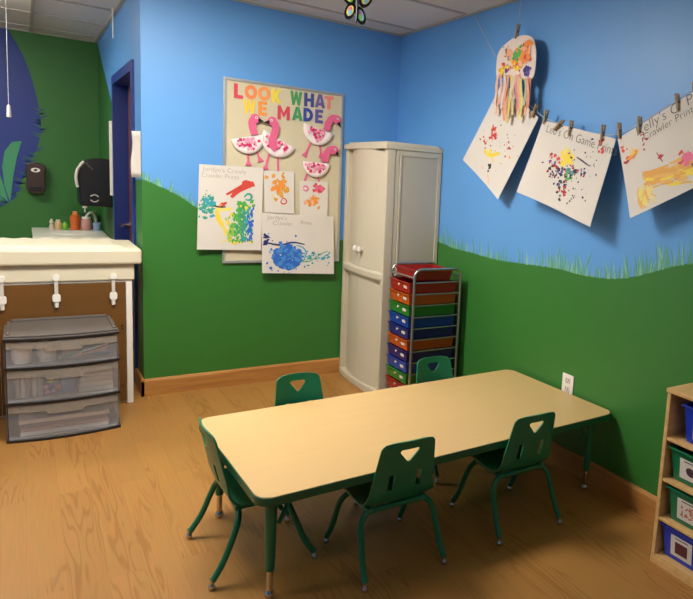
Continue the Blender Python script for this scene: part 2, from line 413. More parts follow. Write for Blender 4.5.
# ------------------------------------------------------------------ child's chair
def make_chair(name, label, group):
    t = thing(name, (0, 0, 0), label, 'chair', group)
    prof = catmull([(.192, .246), (.186, .266), (.165, .278), (.05, .271), (-.05, .266), (-.098, .276), (-.129, .318), (-.148, .38), (-.164, .45), (-.179, .520), (-.184, .546)], 6)
    wid = []
    n = len(prof)
    def width(i):
        p = prof[i]
        if p.y < .29 and p.x > -.09: return .148-.012*max(0, (p.x-.12)/.07)
        z = p.y
        if z < .36: return .148-.018*min(1, (z-.27)/.09)
        w = .132-.022*(z-.36)/.18
        if z > .515: w -= .014*((z-.515)/.031)**3
        return w
    NU = 12
    m = MB()
    ids = []
    for i, p in enumerate(prof):
        w = width(i); row = []
        back = max(0, min(1, (p.y-.30)/.06)) if p.x < -.09 else 0
        for j in range(NU+1):
            u = -1+2*j/NU
            y = p.x+back*.016*u*u; z = p.y+(1-back)*.012*u*u*(0 if p.x > .17 else 1)
            if back and p.y > .50: z -= .008*u**4*((p.y-.50)/.046)
            row.append(m.vert((u*w, y, z)))
        ids.append(row)
    for i in range(n-1):
        for j in range(NU): m.face([ids[i][j], ids[i][j+1], ids[i+1][j+1], ids[i+1][j]])
    sh = m.build('shell_raw', M_GRN, None, smooth=False, recalc=True)
    md = sh.modifiers.new('s', 'SOLIDIFY'); md.thickness = .007; md.offset = 0
    cut = MB()
    def cutter(pts): cut.prism([(x, -.30, z) for x, z in pts], (0, .28, 0))
    cutter([(-.040, .507), (-.034, .513), (.034, .513), (.040, .507), (.038, .500), (.007, .463), (0, .460), (-.007, .463), (-.038, .500)])
    for sx in (-1, 1): cutter([(sx*.058-.011, .342), (sx*.058+.011, .342), (sx*.058+.011, .412), (sx*.058-.011, .412)])
    co = cut.build('cut', M_GRN)
    md = sh.modifiers.new('b', 'BOOLEAN'); md.object = co; md.operation = 'DIFFERENCE'; md.solver = 'EXACT'
    bpy.context.view_layer.update()
    me = bpy.data.meshes.new_from_object(sh.evaluated_get(bpy.context.evaluated_depsgraph_get()))
    me.name = 'seat_shell'
    me.shade_smooth(); me.set_sharp_from_angle(angle=R(42))
    bpy.data.objects.remove(sh); bpy.data.objects.remove(co)
    so = bpy.data.objects.new('seat_shell', me); COL.objects.link(so); so.parent = t
    for yb, yf, zb in ((-.085, -.187, .252), (.085, .183, .253)):
        m = MB(); m.tube([(-.095, yb, zb), (.095, yb, zb)], .0115, 12); m.build('cross_bar', M_GRNPAINT, t, smooth=True)
        for sx in (-1, 1):
            d = yf-yb
            path = catmull([(sx*.085, yb, zb), (sx*.125, yb+.03*d, zb-.005), (sx*.149, yb+.12*d, zb-.030), (sx*.158, yb+.28*d, zb-.075), (sx*.163, yb+.62*d, zb-.160), (sx*.168, yf, .030)], 5)
            m = MB(); m.tube(path, .0115, 12); lg = m.build('leg', M_GRNPAINT, t, smooth=True)
            m = MB(); m.lathe([(.0075, .040), (.0075, .024), (.011, .018), (.0125, .010), (.011, .002), (.007, 0)], (sx*.169, yf+.012*(1 if d > 0 else -1)*.3, 0), 12)
            m.build('glide', M_CHROME, lg, smooth=True, label='chrome swivel glide')
    for sx in (-1, 1):      # side brackets joining shell and tubes
        m = MB(); m.box(sx*.115-.012, sx*.115+.012, -.10, .10, .252, .268); m.build('bracket', M_GRN, t, bev=.003)
    return t
GC = 'green chairs around the activity table'
ch = make_chair('child_chair', 'green plastic child chair at the middle of the table\'s near side, back to the viewer', GC)
ch.location = (-1.205, -2.395, 0)
for x, y, rz, s, lab in ((-.597, -2.400, 0, (1, 1, 1), 'green plastic child chair at the near side of the table, close to the right wall'),
                         (-1.640, -2.095, R(-90), (1.15, 1.0, 1.0), 'green plastic child chair at the left short end of the table'),
                         (-1.30, -1.79, R(180), (.93, 1, 1), 'green child chair on the far side of the table, nearest the bulletin board'),
                         (-.55, -1.79, R(180), (.93, 1, 1), 'green child chair on the far side of the table, before the drawer cart')):
    c = copy_tree(ch); c.location = (x, y, 0); c.rotation_euler = (0, 0, rz); c.scale = s; c['label'] = lab

# ------------------------------------------------------------------ beige cabinet
CX0, CX1, CY0, CY1 = -.40, -.006, -.70, -.018
BOW = .032
def bowline(x0, b, y0, y1, n=14):
    return [(x0-b*(1-(2*k/n-1)**2), y0+(y1-y0)*k/n) for k in range(n+1)]
def bowslab(mb, x0, b, xb, y0, y1, z0, z1):
    pts = bowline(x0, b, y0, y1)
    mb.prism([(x, y, z0) for x, y in pts]+[(xb, y1, z0), (xb, y0, z0)], (0, 0, z1-z0))
org = (CX0, -.35, 0)
cab = thing('storage_cabinet', org, 'tall beige plastic four-door storage cabinet in the corner of the room', 'cabinet')
m = MB(org)
m.box(CX0+.02, CX1, CY0+.008, CY1-.008, .02, 1.69)
for y in (CY0, CY1-.042):       # front columns
    m.box(CX0-.022, CX0+.04, y, y+.042, 0, 1.69)
m.box(CX0+.04, CX0+.070, CY0+.004, CY0+.014, 0, 1.69)
m.build('body', M_CAB, cab, bev=.005)
m = MB(org); y = CY0+.001
for x0, x1, z0, z1 in ((CX0+.072, CX0+.088, .0, 1.69), (CX1-.030, CX1, .0, 1.69), (CX0+.088, CX1-.030, 1.635, 1.69), (CX0+.088, CX1-.030, .0, .08), (CX0+.088, CX1-.030, .80, .84)):
    m.box(x0, x1, y, y+.016, z0, z1)
m.build('side_frame', M_CAB, cab, bev=.003)
m = MB(org); m.box(CX0+.08, CX1-.02, CY0+.006, CY0+.02, .07, 1.65); m.build('side_panel', M_CABSIDE, cab, label='greyish recessed side panel')
m = MB(org); m.box(CX0-.036, CX1, CY0-.005, CY1+.003, 1.672, 1.708); m.box(CX0-.015, CX1-.01, CY0+.03, CY1-.03, 1.70, 1.722); m.build('top', M_CAB, cab, bev=.005)
m = MB(org); bowslab(m, CX0-.024, BOW, CX0+.03, CY0+.002, CY1-.002, .798, .862); m.build('middle_rail', M_CAB, cab, bev=.018)
m = MB(org); bowslab(m, CX0-.024, BOW-.004, CX0+.03, CY0+.002, CY1-.002, .0, .050); m.build('base_rail', M_CAB, cab, bev=.006)
ym = (CY0+CY1)/2
for z0, z1 in ((.052, .796), (.864, 1.670)):
    for half in (0, 1):
        n = 10; a, b = (CY0+.043, ym-.0012) if half == 0 else (ym+.0012, CY1-.043)
        L_ = CY1-CY0-.09
        def fx(y): u = (y-(CY0+.045))/L_; return CX0+.012-.048*(1-(2*u-1)**2)
        pts = [(fx(a+(b-a)*k/n), a+(b-a)*k/n) for k in range(n+1)]
        m = MB(org); m.prism([(x, y, z0) for x, y in pts]+[(CX0+.02, b, z0), (CX0+.02, a, z0)], (0, 0, z1-z0))
        d = m.build('door', M_CAB, cab, bev=.002)
        if z0 > .5:
            ky = ym+(.035 if half else -.035)
            m = MB(org); m.lathe([(.008, 0), (.008, -.014), (.019, -.02), (.021, -.030), (.014, -.038)], (fx(ky), ky, .985), 16, 'x')
            m.build('knob', M_WHITE, d, smooth=True, label='white round knob')

cab.scale.z = 1.013

# ------------------------------------------------------------------ rainbow drawer cart
RX0, RX1, RY0, RY1 = -.402, -.062, -1.10, -.80
org = ((RX0+RX1)/2, (RY0+RY1)/2, 0)
cart = thing('drawer_cart', org, 'chrome-framed rolling cart beside the beige cabinet, holding rainbow plastic drawers', 'cart')
for y in (RY0, RY1):
    m = MB(org); r = .05; zt = .952
    path = [(RX0, y, .07), (RX0, y, zt-r)]+[(RX0+r-r*math.cos(R(a)), y, zt-r+r*math.sin(R(a))) for a in (15, 30, 45, 60, 75, 90)] + \
           [(RX1-r+r*math.sin(R(a)), y, zt-r+r*math.cos(R(a))) for a in (0, 15, 30, 45, 60, 75, 90)]+[(RX1, y, .07)]
    m.tube(path, .009, 10)
    m.build('side_frame', M_STEEL, cart, smooth=True)
    for k in range(11):
        z = .868-.0735*k
        m = MB(org); m.tube([(RX0, y, z), (RX1, y, z)], .0045, 8); m.build('rail', M_STEEL, cart, smooth=True)
m = MB(org)
for z in (.90, .10):
    for x in (RX0, RX1): m.tube([(x, RY0, z), (x, RY1, z)], .006, 8)
m.build('cross_bars', M_STEEL, cart, smooth=True)
for x in (RX0, RX1):
    for y in (RY0, RY1):
        m = MB(org); m.lathe([(.006, -.011), (.026, -.010), (.028, 0), (.026, .010), (.006, .011)], (x, y, .028), 16, 'x'); m.tube([(x, y, .03), (x, y, .075)], .008, 8)
        m.build('caster', M_BLACK, cart, smooth=True)
CART = [('red', '#9a1d1a'), ('orange', '#b8501a'), ('green', '#2a7a27'), ('blue', '#1a3f98'), ('indigo', '#232270'), ('orange', '#b8501a'),
        ('purple', '#281e66'), ('blue', '#1f4695'), ('green', '#2a7a27'), ('red', '#9a1d1a')]
CM = {}
for n_, h_ in CART: CM.setdefault(n_, mat('drawer_'+n_, h_, .32))
def tray(mb, x0, x1, y0, y1, z0, z1, t=.004, tp=.012, rim=.008):
    o0 = [(x0+tp, y0+tp, z0), (x1-tp, y0+tp, z0), (x1-tp, y1-tp, z0), (x0+tp, y1-tp, z0)]
    o1 = [(x0, y0, z1), (x1, y0, z1), (x1, y1, z1), (x0, y1, z1)]
    i1 = [(x0+t, y0+t, z1), (x1-t, y0+t, z1), (x1-t, y1-t, z1), (x0+t, y1-t, z1)]
    i0 = [(x0+tp+t, y0+tp+t, z0+t), (x1-tp-t, y0+tp+t, z0+t), (x1-tp-t, y1-tp-t, z0+t), (x0+tp+t, y1-tp-t, z0+t)]
    A, B, C_, D = [[mb.vert(p) for p in q] for q in (o0, o1, i1, i0)]
    mb.face(A[::-1]); mb.face(D)
    for P, Q in ((A, B), (B, C_), (C_, D)):
        for k in range(4): mb.face([P[k], P[(k+1) % 4], Q[(k+1) % 4], Q[k]])
    if rim:
        for a, b, c, d in ((x0-rim, x1+rim, y0-rim, y0), (x0-rim, x1+rim, y1, y1+rim), (x0-rim, x0, y0, y1), (x1, x1+rim, y0, y1)):
            mb.box(a, b, c, d, z1-.006, z1)
for k, (cn, _) in enumerate(CART):
    z1 = .866-.0735*k
    m = MB(org); tray(m, RX0-.022, RX1-.015, RY0+.020, RY1-.020, z1-.068, z1-.001, tp=.007, rim=.006)
    d = m.build('drawer', CM[cn], cart, label='%s plastic drawer' % cn)
    xf = RX0-.0228
    m = MB(org)
    def fr(zz): return xf+.007*(z1-zz)/.068-.0012
    m.poly([(fr(z1-.024), RY0+.055, z1-.024), (fr(z1-.024), RY0+.100, z1-.024), (fr(z1-.042), RY0+.100, z1-.042), (fr(z1-.042), RY0+.055, z1-.042)])
    m.poly([(fr(z1-.020), RY0+.140, z1-.020), (fr(z1-.018), RY0+.170, z1-.018), (fr(z1-.030), RY0+.178, z1-.030), (fr(z1-.036), RY0+.168, z1-.036), (fr(z1-.028), RY0+.158, z1-.028)])
    m.build('drawer_label', M_PAPER2, d, solid=.0015, label='white label')
m = MB(org); tray(m, RX0+.012, RX1-.05, RY0+.02, RY1-.02, .880, .945, rim=.006)
m.build('top_tray', CM['red'], cart, label='open red tray on top')

# ------------------------------------------------------------------ wall outlet
org = (0, -2.125, .46)
t = thing('wall_outlet', org, 'white electrical outlet plate on the green right wall behind the table', 'outlet')
m = MB(org); m.box(-.006, 0, -2.168, -2.080, .404, .520); m.build('plate', M_WHITE, t, bev=.003)
for z in (.438, .486):
    m = MB(org); m.box(-.009, -.005, -2.142, -2.106, z-.016, z+.016); s = m.build('socket', mat('socket_white', '#d9cfc8', .4), t, bev=.002)
    m = MB(org)
    for dy in (-.008, .008): m.box(-.0096, -.0088, -2.124+dy-.0016, -2.124+dy+.0016, z-.003, z+.009)
    m.box(-.0096, -.0088, -2.1275, -2.1205, z-.012, z-.007); m.build('slot', M_BLACK, s)

# ------------------------------------------------------------------ bulletin board
BX0, BX1, BZ0, BZ1 = -1.271, -.449, .863, 2.088
org = ((BX0+BX1)/2, 0, BZ0)
board = thing('bulletin_board', org, 'cream bulletin board in an aluminium frame on the blue and green back wall', 'bulletin board')
m = MB(org); m.box(BX0+.012, BX1-.012, -.010, -.001, BZ0+.012, BZ1-.012); m.build('panel', M_CORK, board)
m = MB(org)
for a in ((BX0, BX1, BZ0, BZ0+.018), (BX0, BX1, BZ1-.018, BZ1), (BX0, BX0+.018, BZ0+.018, BZ1-.018), (BX1-.018, BX1, BZ0+.018, BZ1-.018)):
    m.box(a[0], a[1], -.018, -.001, a[2], a[3])
m.build('frame', M_ALU, board, bev=.002)
YB = -.0102
LET = [('L', -1.177, 2.007, '#d9475c', 'red letter L at the start of the word LOOK'), ('O', -1.098, 2.012, '#ef8b52', 'orange letter O after the red L in LOOK'),
       ('O', -1.012, 2.014, '#f09a56', 'orange letter O before the yellow K in LOOK'), ('K', -.930, 2.008, '#efd84e', 'yellow letter K at the end of the word LOOK'),
       ('W', -.795, 2.011, '#4b9a5d', 'green letter W at the start of the word WHAT'), ('H', -.704, 2.012, '#3b4d92', 'navy letter H in the word WHAT'),
       ('A', -.625, 2.015, '#6a5f9c', 'purple letter A in the word WHAT'), ('T', -.559, 2.011, '#e58a7c', 'salmon letter T at the end of the word WHAT'),
       ('W', -1.107, 1.916, '#efcf4a', 'yellow letter W at the start of the word WE'), ('E', -1.020, 1.915, '#ee9a45', 'orange letter E at the end of the word WE'),
       ('M', -.879, 1.902, '#cf4257', 'red letter M at the start of the word MADE'), ('A', -.784, 1.908, '#3f9560', 'green letter A in the word MADE'),
       ('D', -.708, 1.909, '#2f4796', 'blue letter D in the word MADE'), ('E', -.629, 1.908, '#5d58a0', 'purple letter E at the end of the word MADE')]
GL = {'L': (.62, [(0, 0), (.62, 0), (.62, .24), (.26, .24), (.26, 1), (0, 1)]),
      'T': (.72, [(.23, 0), (.49, 0), (.49, .76), (.72, .76), (.72, 1), (0, 1), (0, .76), (.23, .76)]),
      'H': (.76, [(0, 0), (.25, 0), (.25, .38), (.51, .38), (.51, 0), (.76, 0), (.76, 1), (.51, 1), (.51, .61), (.25, .61), (.25, 1), (0, 1)]),
      'E': (.62, [(0, 0), (.62, 0), (.62, .22), (.25, .22), (.25, .40), (.56, .40), (.56, .61), (.25, .61), (.25, .78), (.62, .78), (.62, 1), (0, 1)]),
      'K': (.74, [(0, 0), (.25, 0), (.25, .34), (.45, 0), (.74, 0), (.42, .53), (.72, 1), (.44, 1), (.25, .68), (.25, 1), (0, 1)]),
      'M': (.92, [(0, 0), (.24, 0), (.24, .58), (.46, .16), (.68, .58), (.68, 0), (.92, 0), (.92, 1), (.70, 1), (.46, .50), (.22, 1), (0, 1)]),
      'W': (1.0, [(.18, 0), (.36, 0), (.50, .48), (.64, 0), (.82, 0), (1, 1), (.76, 1), (.70, .46), (.58, 1), (.42, 1), (.30, .46), (.24, 1), (0, 1)]),
      'A': (.82, [(0, 0), (.25, 0), (.29, .17), (.53, .17), (.57, 0), (.82, 0), (.54, 1), (.415, 1), (.415, .78), (.485, .38), (.335, .38), (.405, .78), (.405, 1), (.28, 1)])}
def ring_letter(mb, P, outer, inner):
    n = len(outer); th = Vector((0, -.003, 0))
    A = [mb.vert(P(*q)) for q in outer]; B = [mb.vert(P(*q)) for q in inner]
    C2 = [mb.vert(P(*q)+th) for q in outer]; D2 = [mb.vert(P(*q)+th) for q in inner]
    for i in range(n):
        j = (i+1) % n
        mb.face([A[i], A[j], B[j], B[i]]); mb.face([C2[i], C2[j], D2[j], D2[i]]); mb.face([A[i], A[j], C2[j], C2[i]]); mb.face([B[i], B[j], D2[j], D2[i]])
for ci, (chx, x, z, colr, lab) in enumerate(LET):
    m = MB((x, YB, z)); hg = .094
    w_ = GL[chx][0] if chx in GL else (.86 if chx == 'O' else .74)
    k_ = min(.98, .083/(w_*hg))
    def P(a, b): return Vector((x+(a-w_/2)*hg*k_, YB-.0005, z+(b-.5)*hg))
    if chx == 'O':
        n = 24; a_ = [2*math.pi*i/n for i in range(n)]
        ring_letter(m, P, [(.43+.43*math.cos(a), .5+.5*math.sin(a)) for a in a_], [(.43+.19*math.cos(a), .5+.24*math.sin(a)) for a in a_])
    elif chx == 'D':
        n = 14; a_ = [-math.pi/2+math.pi*i/n for i in range(n+1)]
        ring_letter(m, P, [(0, 1), (0, 0)]+[(.26+.48*math.cos(a), .5+.5*math.sin(a)) for a in a_], [(.24, .75), (.24, .25)]+[(.27+.23*math.cos(a), .5+.25*math.sin(a)) for a in a_])
    else:
        m.prism([P(*q) for q in GL[chx][1]], (0, -.003, 0))
    o = m.build('cutout_letter', mat('letter_'+chx, colr, .6))
    tag(o, lab+' on the bulletin board', 'letter', 'cut-out letters on the bulletin board')

M_PINKF = mat('flamingo_pink', '#e0648f', .7); M_PLATE = mat('paper_plate', '#f1e6e4', .7); M_FLECK = mat('tissue_magenta', '#cf2f68', .7)
M_FLECK2 = mat('tissue_pink', '#f2a3bd', .7)
def ribbon(mb, pts, w, y, th=.003):
    pts = [Vector((p[0], p[1])) for p in catmull([(a, b, 0) for a, b in pts], 6)] if len(pts) > 2 else [Vector(p) for p in pts]
    ws = w if isinstance(w, (list, tuple)) else [w, w]
    L, Rr = [], []
    for i, p in enumerate(pts):
        t = (pts[min(i+1, len(pts)-1)]-pts[max(i-1, 0)]).normalized(); n = Vector((-t.y, t.x))
        k = i/(len(pts)-1); ww = ws[0]+(ws[1]-ws[0])*k
        L.append(p+n*ww/2); Rr.append(p-n*ww/2)
    for i in range(len(pts)-1):
        mb.prism([(L[i].x, y, L[i].y), (L[i+1].x, y, L[i+1].y), (Rr[i+1].x, y, Rr[i+1].y), (Rr[i].x, y, Rr[i].y)], (0, -th, 0))
def disc(mb, x, z, r, y, th=.003, n=14):
    mb.prism([(x+r*math.cos(2*math.pi*k/n), y, z+r*math.sin(2*math.pi*k/n)) for k in range(n)], (0, -th, 0))
def flamingo(chord, neck, head, beak, legs, label):
    (ax, az), (bx, bz) = chord
    org = ((ax+bx)/2, YB, (az+bz)/2)
    t = thing('paper_flamingo', org, label, 'paper craft', 'paper-plate flamingos on the bulletin board')
    A = Vector((ax, az)); B = Vector((bx, bz)); U = B-A; r = U.length/2; U.normalize(); D = Vector((U.y, -U.x)); Cc = (A+B)/2
    # half paper plate, dished
    m = MB(org); n = 18; rings = []
    for q, (f, d) in enumerate(((0, -.008), (.62, -.008), (.72, -.012), (1., -.018))):
        rings.append([m.vert((Cc.x+(U.x*math.cos(math.pi*k/n)+D.x*math.sin(math.pi*k/n)*1.05)*r*f, YB+d, Cc.y+(U.y*math.cos(math.pi*k/n)+D.y*math.sin(math.pi*k/n)*1.05)*r*f)) for k in range(n+1)])
    for q in range(3):
        for k in range(n): m.face([rings[q][k], rings[q][k+1], rings[q+1][k+1], rings[q+1][k]])
    body = m.build('body', M_PLATE, t, solid=.0025, smooth=True, recalc=False)
    m = MB(org)
    for k in range(34):
        a = random.uniform(.08, .92)*math.pi; f = random.uniform(.15, .80)*r
        p = Cc+U*math.cos(a)*f+D*math.sin(a)*f; s = random.uniform(.008, .017); b = random.random()*6
        m.mi = random.choice((0, 0, 1, 1))
        m.prism([(p.x+s*math.cos(b+j*math.pi/2)*random.uniform(.7, 1.2), YB-.0125, p.y+s*math.sin(b+j*math.pi/2)*random.uniform(.7, 1.2)) for j in range(4)], (0, -random.uniform(.003, .006), 0))
    m.build('tissue_flecks', [M_FLECK, M_FLECK2], t, label='magenta and pink tissue flecks')
    m = MB(org); ribbon(m, neck, (.052, .044), YB-.0205); disc(m, head[0], head[1], .031, YB-.0206)
    nk = m.build('neck_and_head', M_PINKF, t)
    m = MB(org); disc(m, head[0]+(beak[0]-head[0])*.12, head[1]+.006, .0085, YB-.0240, .001); m.build('eye', M_PLATE, nk)
    m = MB(org); disc(m, head[0]+(beak[0]-head[0])*.12, head[1]+.006, .004, YB-.0252, .001); m.build('pupil', M_BLACK, nk)
    m = MB(org); H_ = Vector(head); Bk = Vector(beak); dd = (Bk-H_).normalized(); nn = Vector((-dd.y, dd.x)); st = H_+dd*.022
    m.prism([(st.x+nn.x*.013, YB-.0205, st.y+nn.y*.013), (Bk.x, YB-.0205, Bk.y), (st.x-nn.x*.013, YB-.0205, st.y-nn.y*.013)], (0, -.0045, 0)); m.build('beak', M_BLACK, nk)
    for (x0, z0), (x1, z1) in legs:
        m = MB(org); ribbon(m, [(x0, z0), (x1, z1)], (.013, .013), YB-.002)
        lg = m.build('leg', M_PINKF, t)
        d = (Vector((x1, z1))-Vector((x0, z0))).normalized(); nn = Vector((-d.y, d.x)); e = Vector((x1, z1))
        m = MB(org); p0 = e-d*.025; q1 = e+d*.018+nn*.022; q2 = e+d*.018-nn*.022
        m.prism([(p0.x, YB-.0055, p0.y), (q1.x, YB-.0055, q1.y), (q2.x, YB-.0055, q2.y)], (0, -.002, 0)); m.build('foot', M_PINKF, lg)
flamingo(((-1.225, 1.69), (-1.018, 1.742)), [(-1.075, 1.845), (-1.093, 1.815), (-1.088, 1.775), (-1.075, 1.735)], (-1.074, 1.842), (-1.012, 1.825),
         (((-1.112, 1.63), (-1.110, 1.545)), ((-1.065, 1.645), (-1.036, 1.575))), 'pink paper-plate flamingo at the left of the board, facing right and touching beaks')
flamingo(((-1.015, 1.775), (-.800, 1.668)), [(-.955, 1.835), (-.938, 1.80), (-.950, 1.74), (-.962, 1.69), (-.935, 1.648)], (-.960, 1.836), (-1.024, 1.817),
         (((-.972, 1.62), (-.994, 1.525)), ((-.914, 1.60), (-.909, 1.492))), 'pink paper-plate flamingo facing left, its beak touching the one beside it')
flamingo(((-.742, 1.848), (-.526, 1.795)), [(-.578, 1.815), (-.566, 1.866), (-.538, 1.905), (-.503, 1.905)], (-.503, 1.899), (-.473, 1.842),
         (((-.672, 1.745), (-.722, 1.635)), ((-.622, 1.735), (-.608, 1.640))), 'pink paper-plate flamingo right under the word MADE, head drooping to the right')
flamingo(((-.745, 1.585), (-.545, 1.580)), [(-.592, 1.590), (-.578, 1.64), (-.550, 1.682), (-.518, 1.685)], (-.518, 1.680), (-.480, 1.643),
         (((-.705, 1.50), (-.730, 1.42)), ((-.628, 1.50), (-.612, 1.425))), 'lowest pink paper-plate flamingo on the right of the board, above a handprint sheet')

# ------------------------------------------------------------------ painted papers
class Sheet:
    """a sheet of paper between four corners, slightly curled; P(u, v, lift), u along the top, v downwards"""
    def __init__(s, tl, tr, br, bl, curl=.0, nrm=(0, -1, 0), wave=.0):
        s.c = [Vector(p) for p in (tl, tr, br, bl)]; s.curl = curl; s.n = Vector(nrm); s.wave = wave; s.org = (s.c[0]+s.c[1]+s.c[2]+s.c[3])/4
        s.W = (s.c[1]-s.c[0]).length; s.Hh = (s.c[3]-s.c[0]).length
    def P(s, u, v, l=0):
        a, b, c, d = s.c
        p = (a*(1-u)+b*u)*(1-v)+(d*(1-u)+c*u)*v
        return p+s.n*(l+s.curl*v*v*(4*(u-.5)**2)+s.wave*math.sin(u*7+v*2)*v)
def splat(mb, S, u, v, r, mi, n=9, rough=.45, asp=1., ang=0.):
    mb.mi = mi; l = .0010+random.uniform(0, .0012); pts = []
    for k in range(n):
        a = 2*math.pi*k/n; q = r*(1-rough+2*rough*random.random())
        x = q*math.cos(a)*asp; y = q*math.sin(a)
        x, y = x*math.cos(ang)-y*math.sin(ang), x*math.sin(ang)+y*math.cos(ang)
        pts.append(S.P(min(.99, max(.01, u+x/S.W)), min(.99, max(.01, v+y/S.Hh)), l))
    mb.poly(pts)
def spray(mb, S, u, v, su, sv, n, r0, r1, mis, asp=1., ang=0.):
    for _ in range(n):
        splat(mb, S, random.gauss(u, su), random.gauss(v, sv), random.uniform(r0, r1), random.choice(mis), asp=asp*random.uniform(.7, 1.6), ang=ang+random.uniform(-.5, .5))
def stroke(mb, S, pts, w, mi, l=.0016):
    mb.mi = mi; P = catmull([(a, b, 0) for a, b in pts], 5)
    k = len(P)
    for i in range(k-1):
        def off(j):
            t = (P[min(j+1, k-1)]-P[max(j-1, 0)]); t = Vector((t.x*S.W, t.y*S.Hh)); t.normalize(); nn = Vector((-t.y, t.x))*w*(.55+.45*math.sin(math.pi*(j+.5)/k))*.5
            return [(P[j].x+nn.x/S.W, P[j].y+nn.y/S.Hh), (P[j].x-nn.x/S.W, P[j].y-nn.y/S.Hh)]
        a, b = off(i), off(i+1)
        mb.poly([S.P(*a[0], l), S.P(*b[0], l), S.P(*b[1], l), S.P(*a[1], l)])
def sheet_thing(name, S, label, group, paint, texts=(), cat='painting', ink=None):
    t = thing(name, S.org, label, cat, group)
    m = MB(S.org); m.grid(lambda u, v: S.P(u, v), 12, 12); m.build('paper', M_PAPER, t, solid=.0008, recalc=False)
    keys = list(PM); m = MB(S.org)
    paint(m, S, lambda *k: [keys.index(x) for x in k])
    if m.f: m.build('paint', [PM[k] for k in keys], t, recalc=False, label='splashed paint')
    if texts:
        m = MB(S.org)
        for s_, u, v, h, sl in texts:
            ca, sa = math.cos(sl), math.sin(sl)
            text_mesh(m, s_, lambda x, y: S.P(u+(x*ca)/S.W, v-(y)/S.Hh+(x*sa)/S.Hh, .0018), h, -.02)
        m.build('handwriting', ink or M_INK, t, recalc=False, label='grey handwriting')
    return t
GB = 'painted sheets pinned to the bulletin board'
def p_left(m, S, K):
    for i in range(5): spray(m, S, .06+.035*i, .48, .03, .06, 9, .004, .014, K('teal', 'teal', 'cyan'))
    spray(m, S, .12, .45, .07, .08, 25, .002, .006, K('teal'))
    for i in range(300):
        u = random.uniform(.40, .86); v = random.uniform(.44, .90)
        if v < .47+max(0, .64-u)*.7 or (u < .48 and v > .82): continue
        f = (u-.40)/.46+random.gauss(0, .07)
        c = 'paleyellow' if f < .08 else 'yellow' if f < .16 else 'lime' if f < .30 else 'green' if f < .55 else 'seagreen' if f < .68 else 'teal' if f < .78 else 'cyan' if f < .85 else 'blue'
        splat(m, S, u-.03*(v-.5), v, random.uniform(.008, .016), K(c)[0], asp=.6)
    spray(m, S, .62, .90, .12, .02, 26, .006, .012, K('paleyellow', 'yellow', 'green'), asp=.5)
    spray(m, S, .72, .46, .07, .03, 22, .008, .016, K('green', 'yellow', 'green'))
    stroke(m, S, [(.28, .52), (.31, .62), (.38, .72)], .03, K('yellow')[0]); stroke(m, S, [(.27, .51), (.38, .52), (.52, .50)], .022, K('paleyellow')[0])
    stroke(m, S, [(.42, .34), (.60, .26), (.72, .19)], .020, K('red')[0]); stroke(m, S, [(.50, .37), (.62, .28), (.86, .20)], .030, K('red')[0])
    spray(m, S, .78, .20, .05, .02, 12, .010, .018, K('red')); stroke(m, S, [(.20, .47), (.32, .49), (.42, .485)], .010, K('black')[0])
    spray(m, S, .38, .46, .04, .02, 10, .005, .011, K('red', 'orange', 'red'))
    stroke(m, S, [(.70, .36), (.76, .32), (.82, .34), (.80, .39), (.72, .39)], .014, K('teal')[0])
sheet_thing('painting_sheet', Sheet((-1.417, -.022, 1.514), (-1.013, -.024, 1.517), (-1.026, -.034, .952), (-1.434, -.034, .961), .006),
            'large white sheet overlapping the left edge of the board with green, blue and red paint', GB, p_left,
            (("Jordyn's Crawly", .05, .075, .030, .02), ('Crawler Prints', .03, .145, .028, .02)), ink=M_INK2)
def p_blue(m, S, K):
    for i in range(260):
        a = random.random()*6.283; f = math.sqrt(random.random())
        splat(m, S, .34+.19*f*math.cos(a), .72+.20*f*math.sin(a), random.uniform(.008, .018), K('blue', 'blue', 'ltblue', 'ltblue', 'blue')[random.randrange(5)])
    spray(m, S, .34, .72, .14, .13, 70, .004, .010, K('blue', 'ltblue', 'blue'))
    stroke(m, S, [(.02, .48), (.10, .50), (.20, .52), (.30, .51), (.42, .47), (.58, .50)], .013, K('navy')[0]); spray(m, S, .06, .42, .03, .05, 12, .004, .012, K('navy'))
    spray(m, S, .70, .72, .13, .07, 46, .002, .007, K('teal', 'cyan', 'teal'), asp=1.8, ang=-.5); stroke(m, S, [(.46, .52), (.56, .56), (.60, .66), (.55, .80)], .009, K('cyan')[0])
    stroke(m, S, [(.55, .80), (.66, .78), (.80, .66), (.92, .60)], .006, K('teal')[0])
sheet_thing('painting_sheet', Sheet((-1.022, -.034, 1.212), (-.505, -.026, 1.198), (-.501, -.050, .774), (-1.021, -.050, .795), .006),
            'large white sheet across the bottom of the board with a bright blue paint splash', GB, p_blue,
            (("Jordyn's", .07, .10, .030, .0), ('Crawler', .14, .19, .030, .02), ('Prints', .52, .16, .026, .0)), ink=M_INK2)
def p_sm1(m, S, K):
    for i in range(34): splat(m, S, random.gauss(.55, .10), random.gauss(.42, .10), random.uniform(.008, .018), K('orange', 'ochre', 'ochre')[random.randrange(3)])
    for u, v in ((.10, .14), (.32, .10), (.62, .12), (.36, .26), (.68, .24)): spray(m, S, u, v, .02, .02, 5, .005, .011, K('ochre', 'orange'))
    stroke(m, S, [(.58, .66), (.54, .74), (.64, .78), (.74, .72), (.66, .64), (.58, .66)], .008, K('red')[0])
    spray(m, S, .2, .65, .08, .06, 6, .003, .006, K('paleyellow'))
sheet_thing('painting_sheet', Sheet((-1.011, -.024, 1.500), (-.801, -.022, 1.506), (-.798, -.028, 1.212), (-1.001, -.030, 1.215)),
            'small white sheet in the middle of the board with an orange handprint turkey', GB, p_sm1)
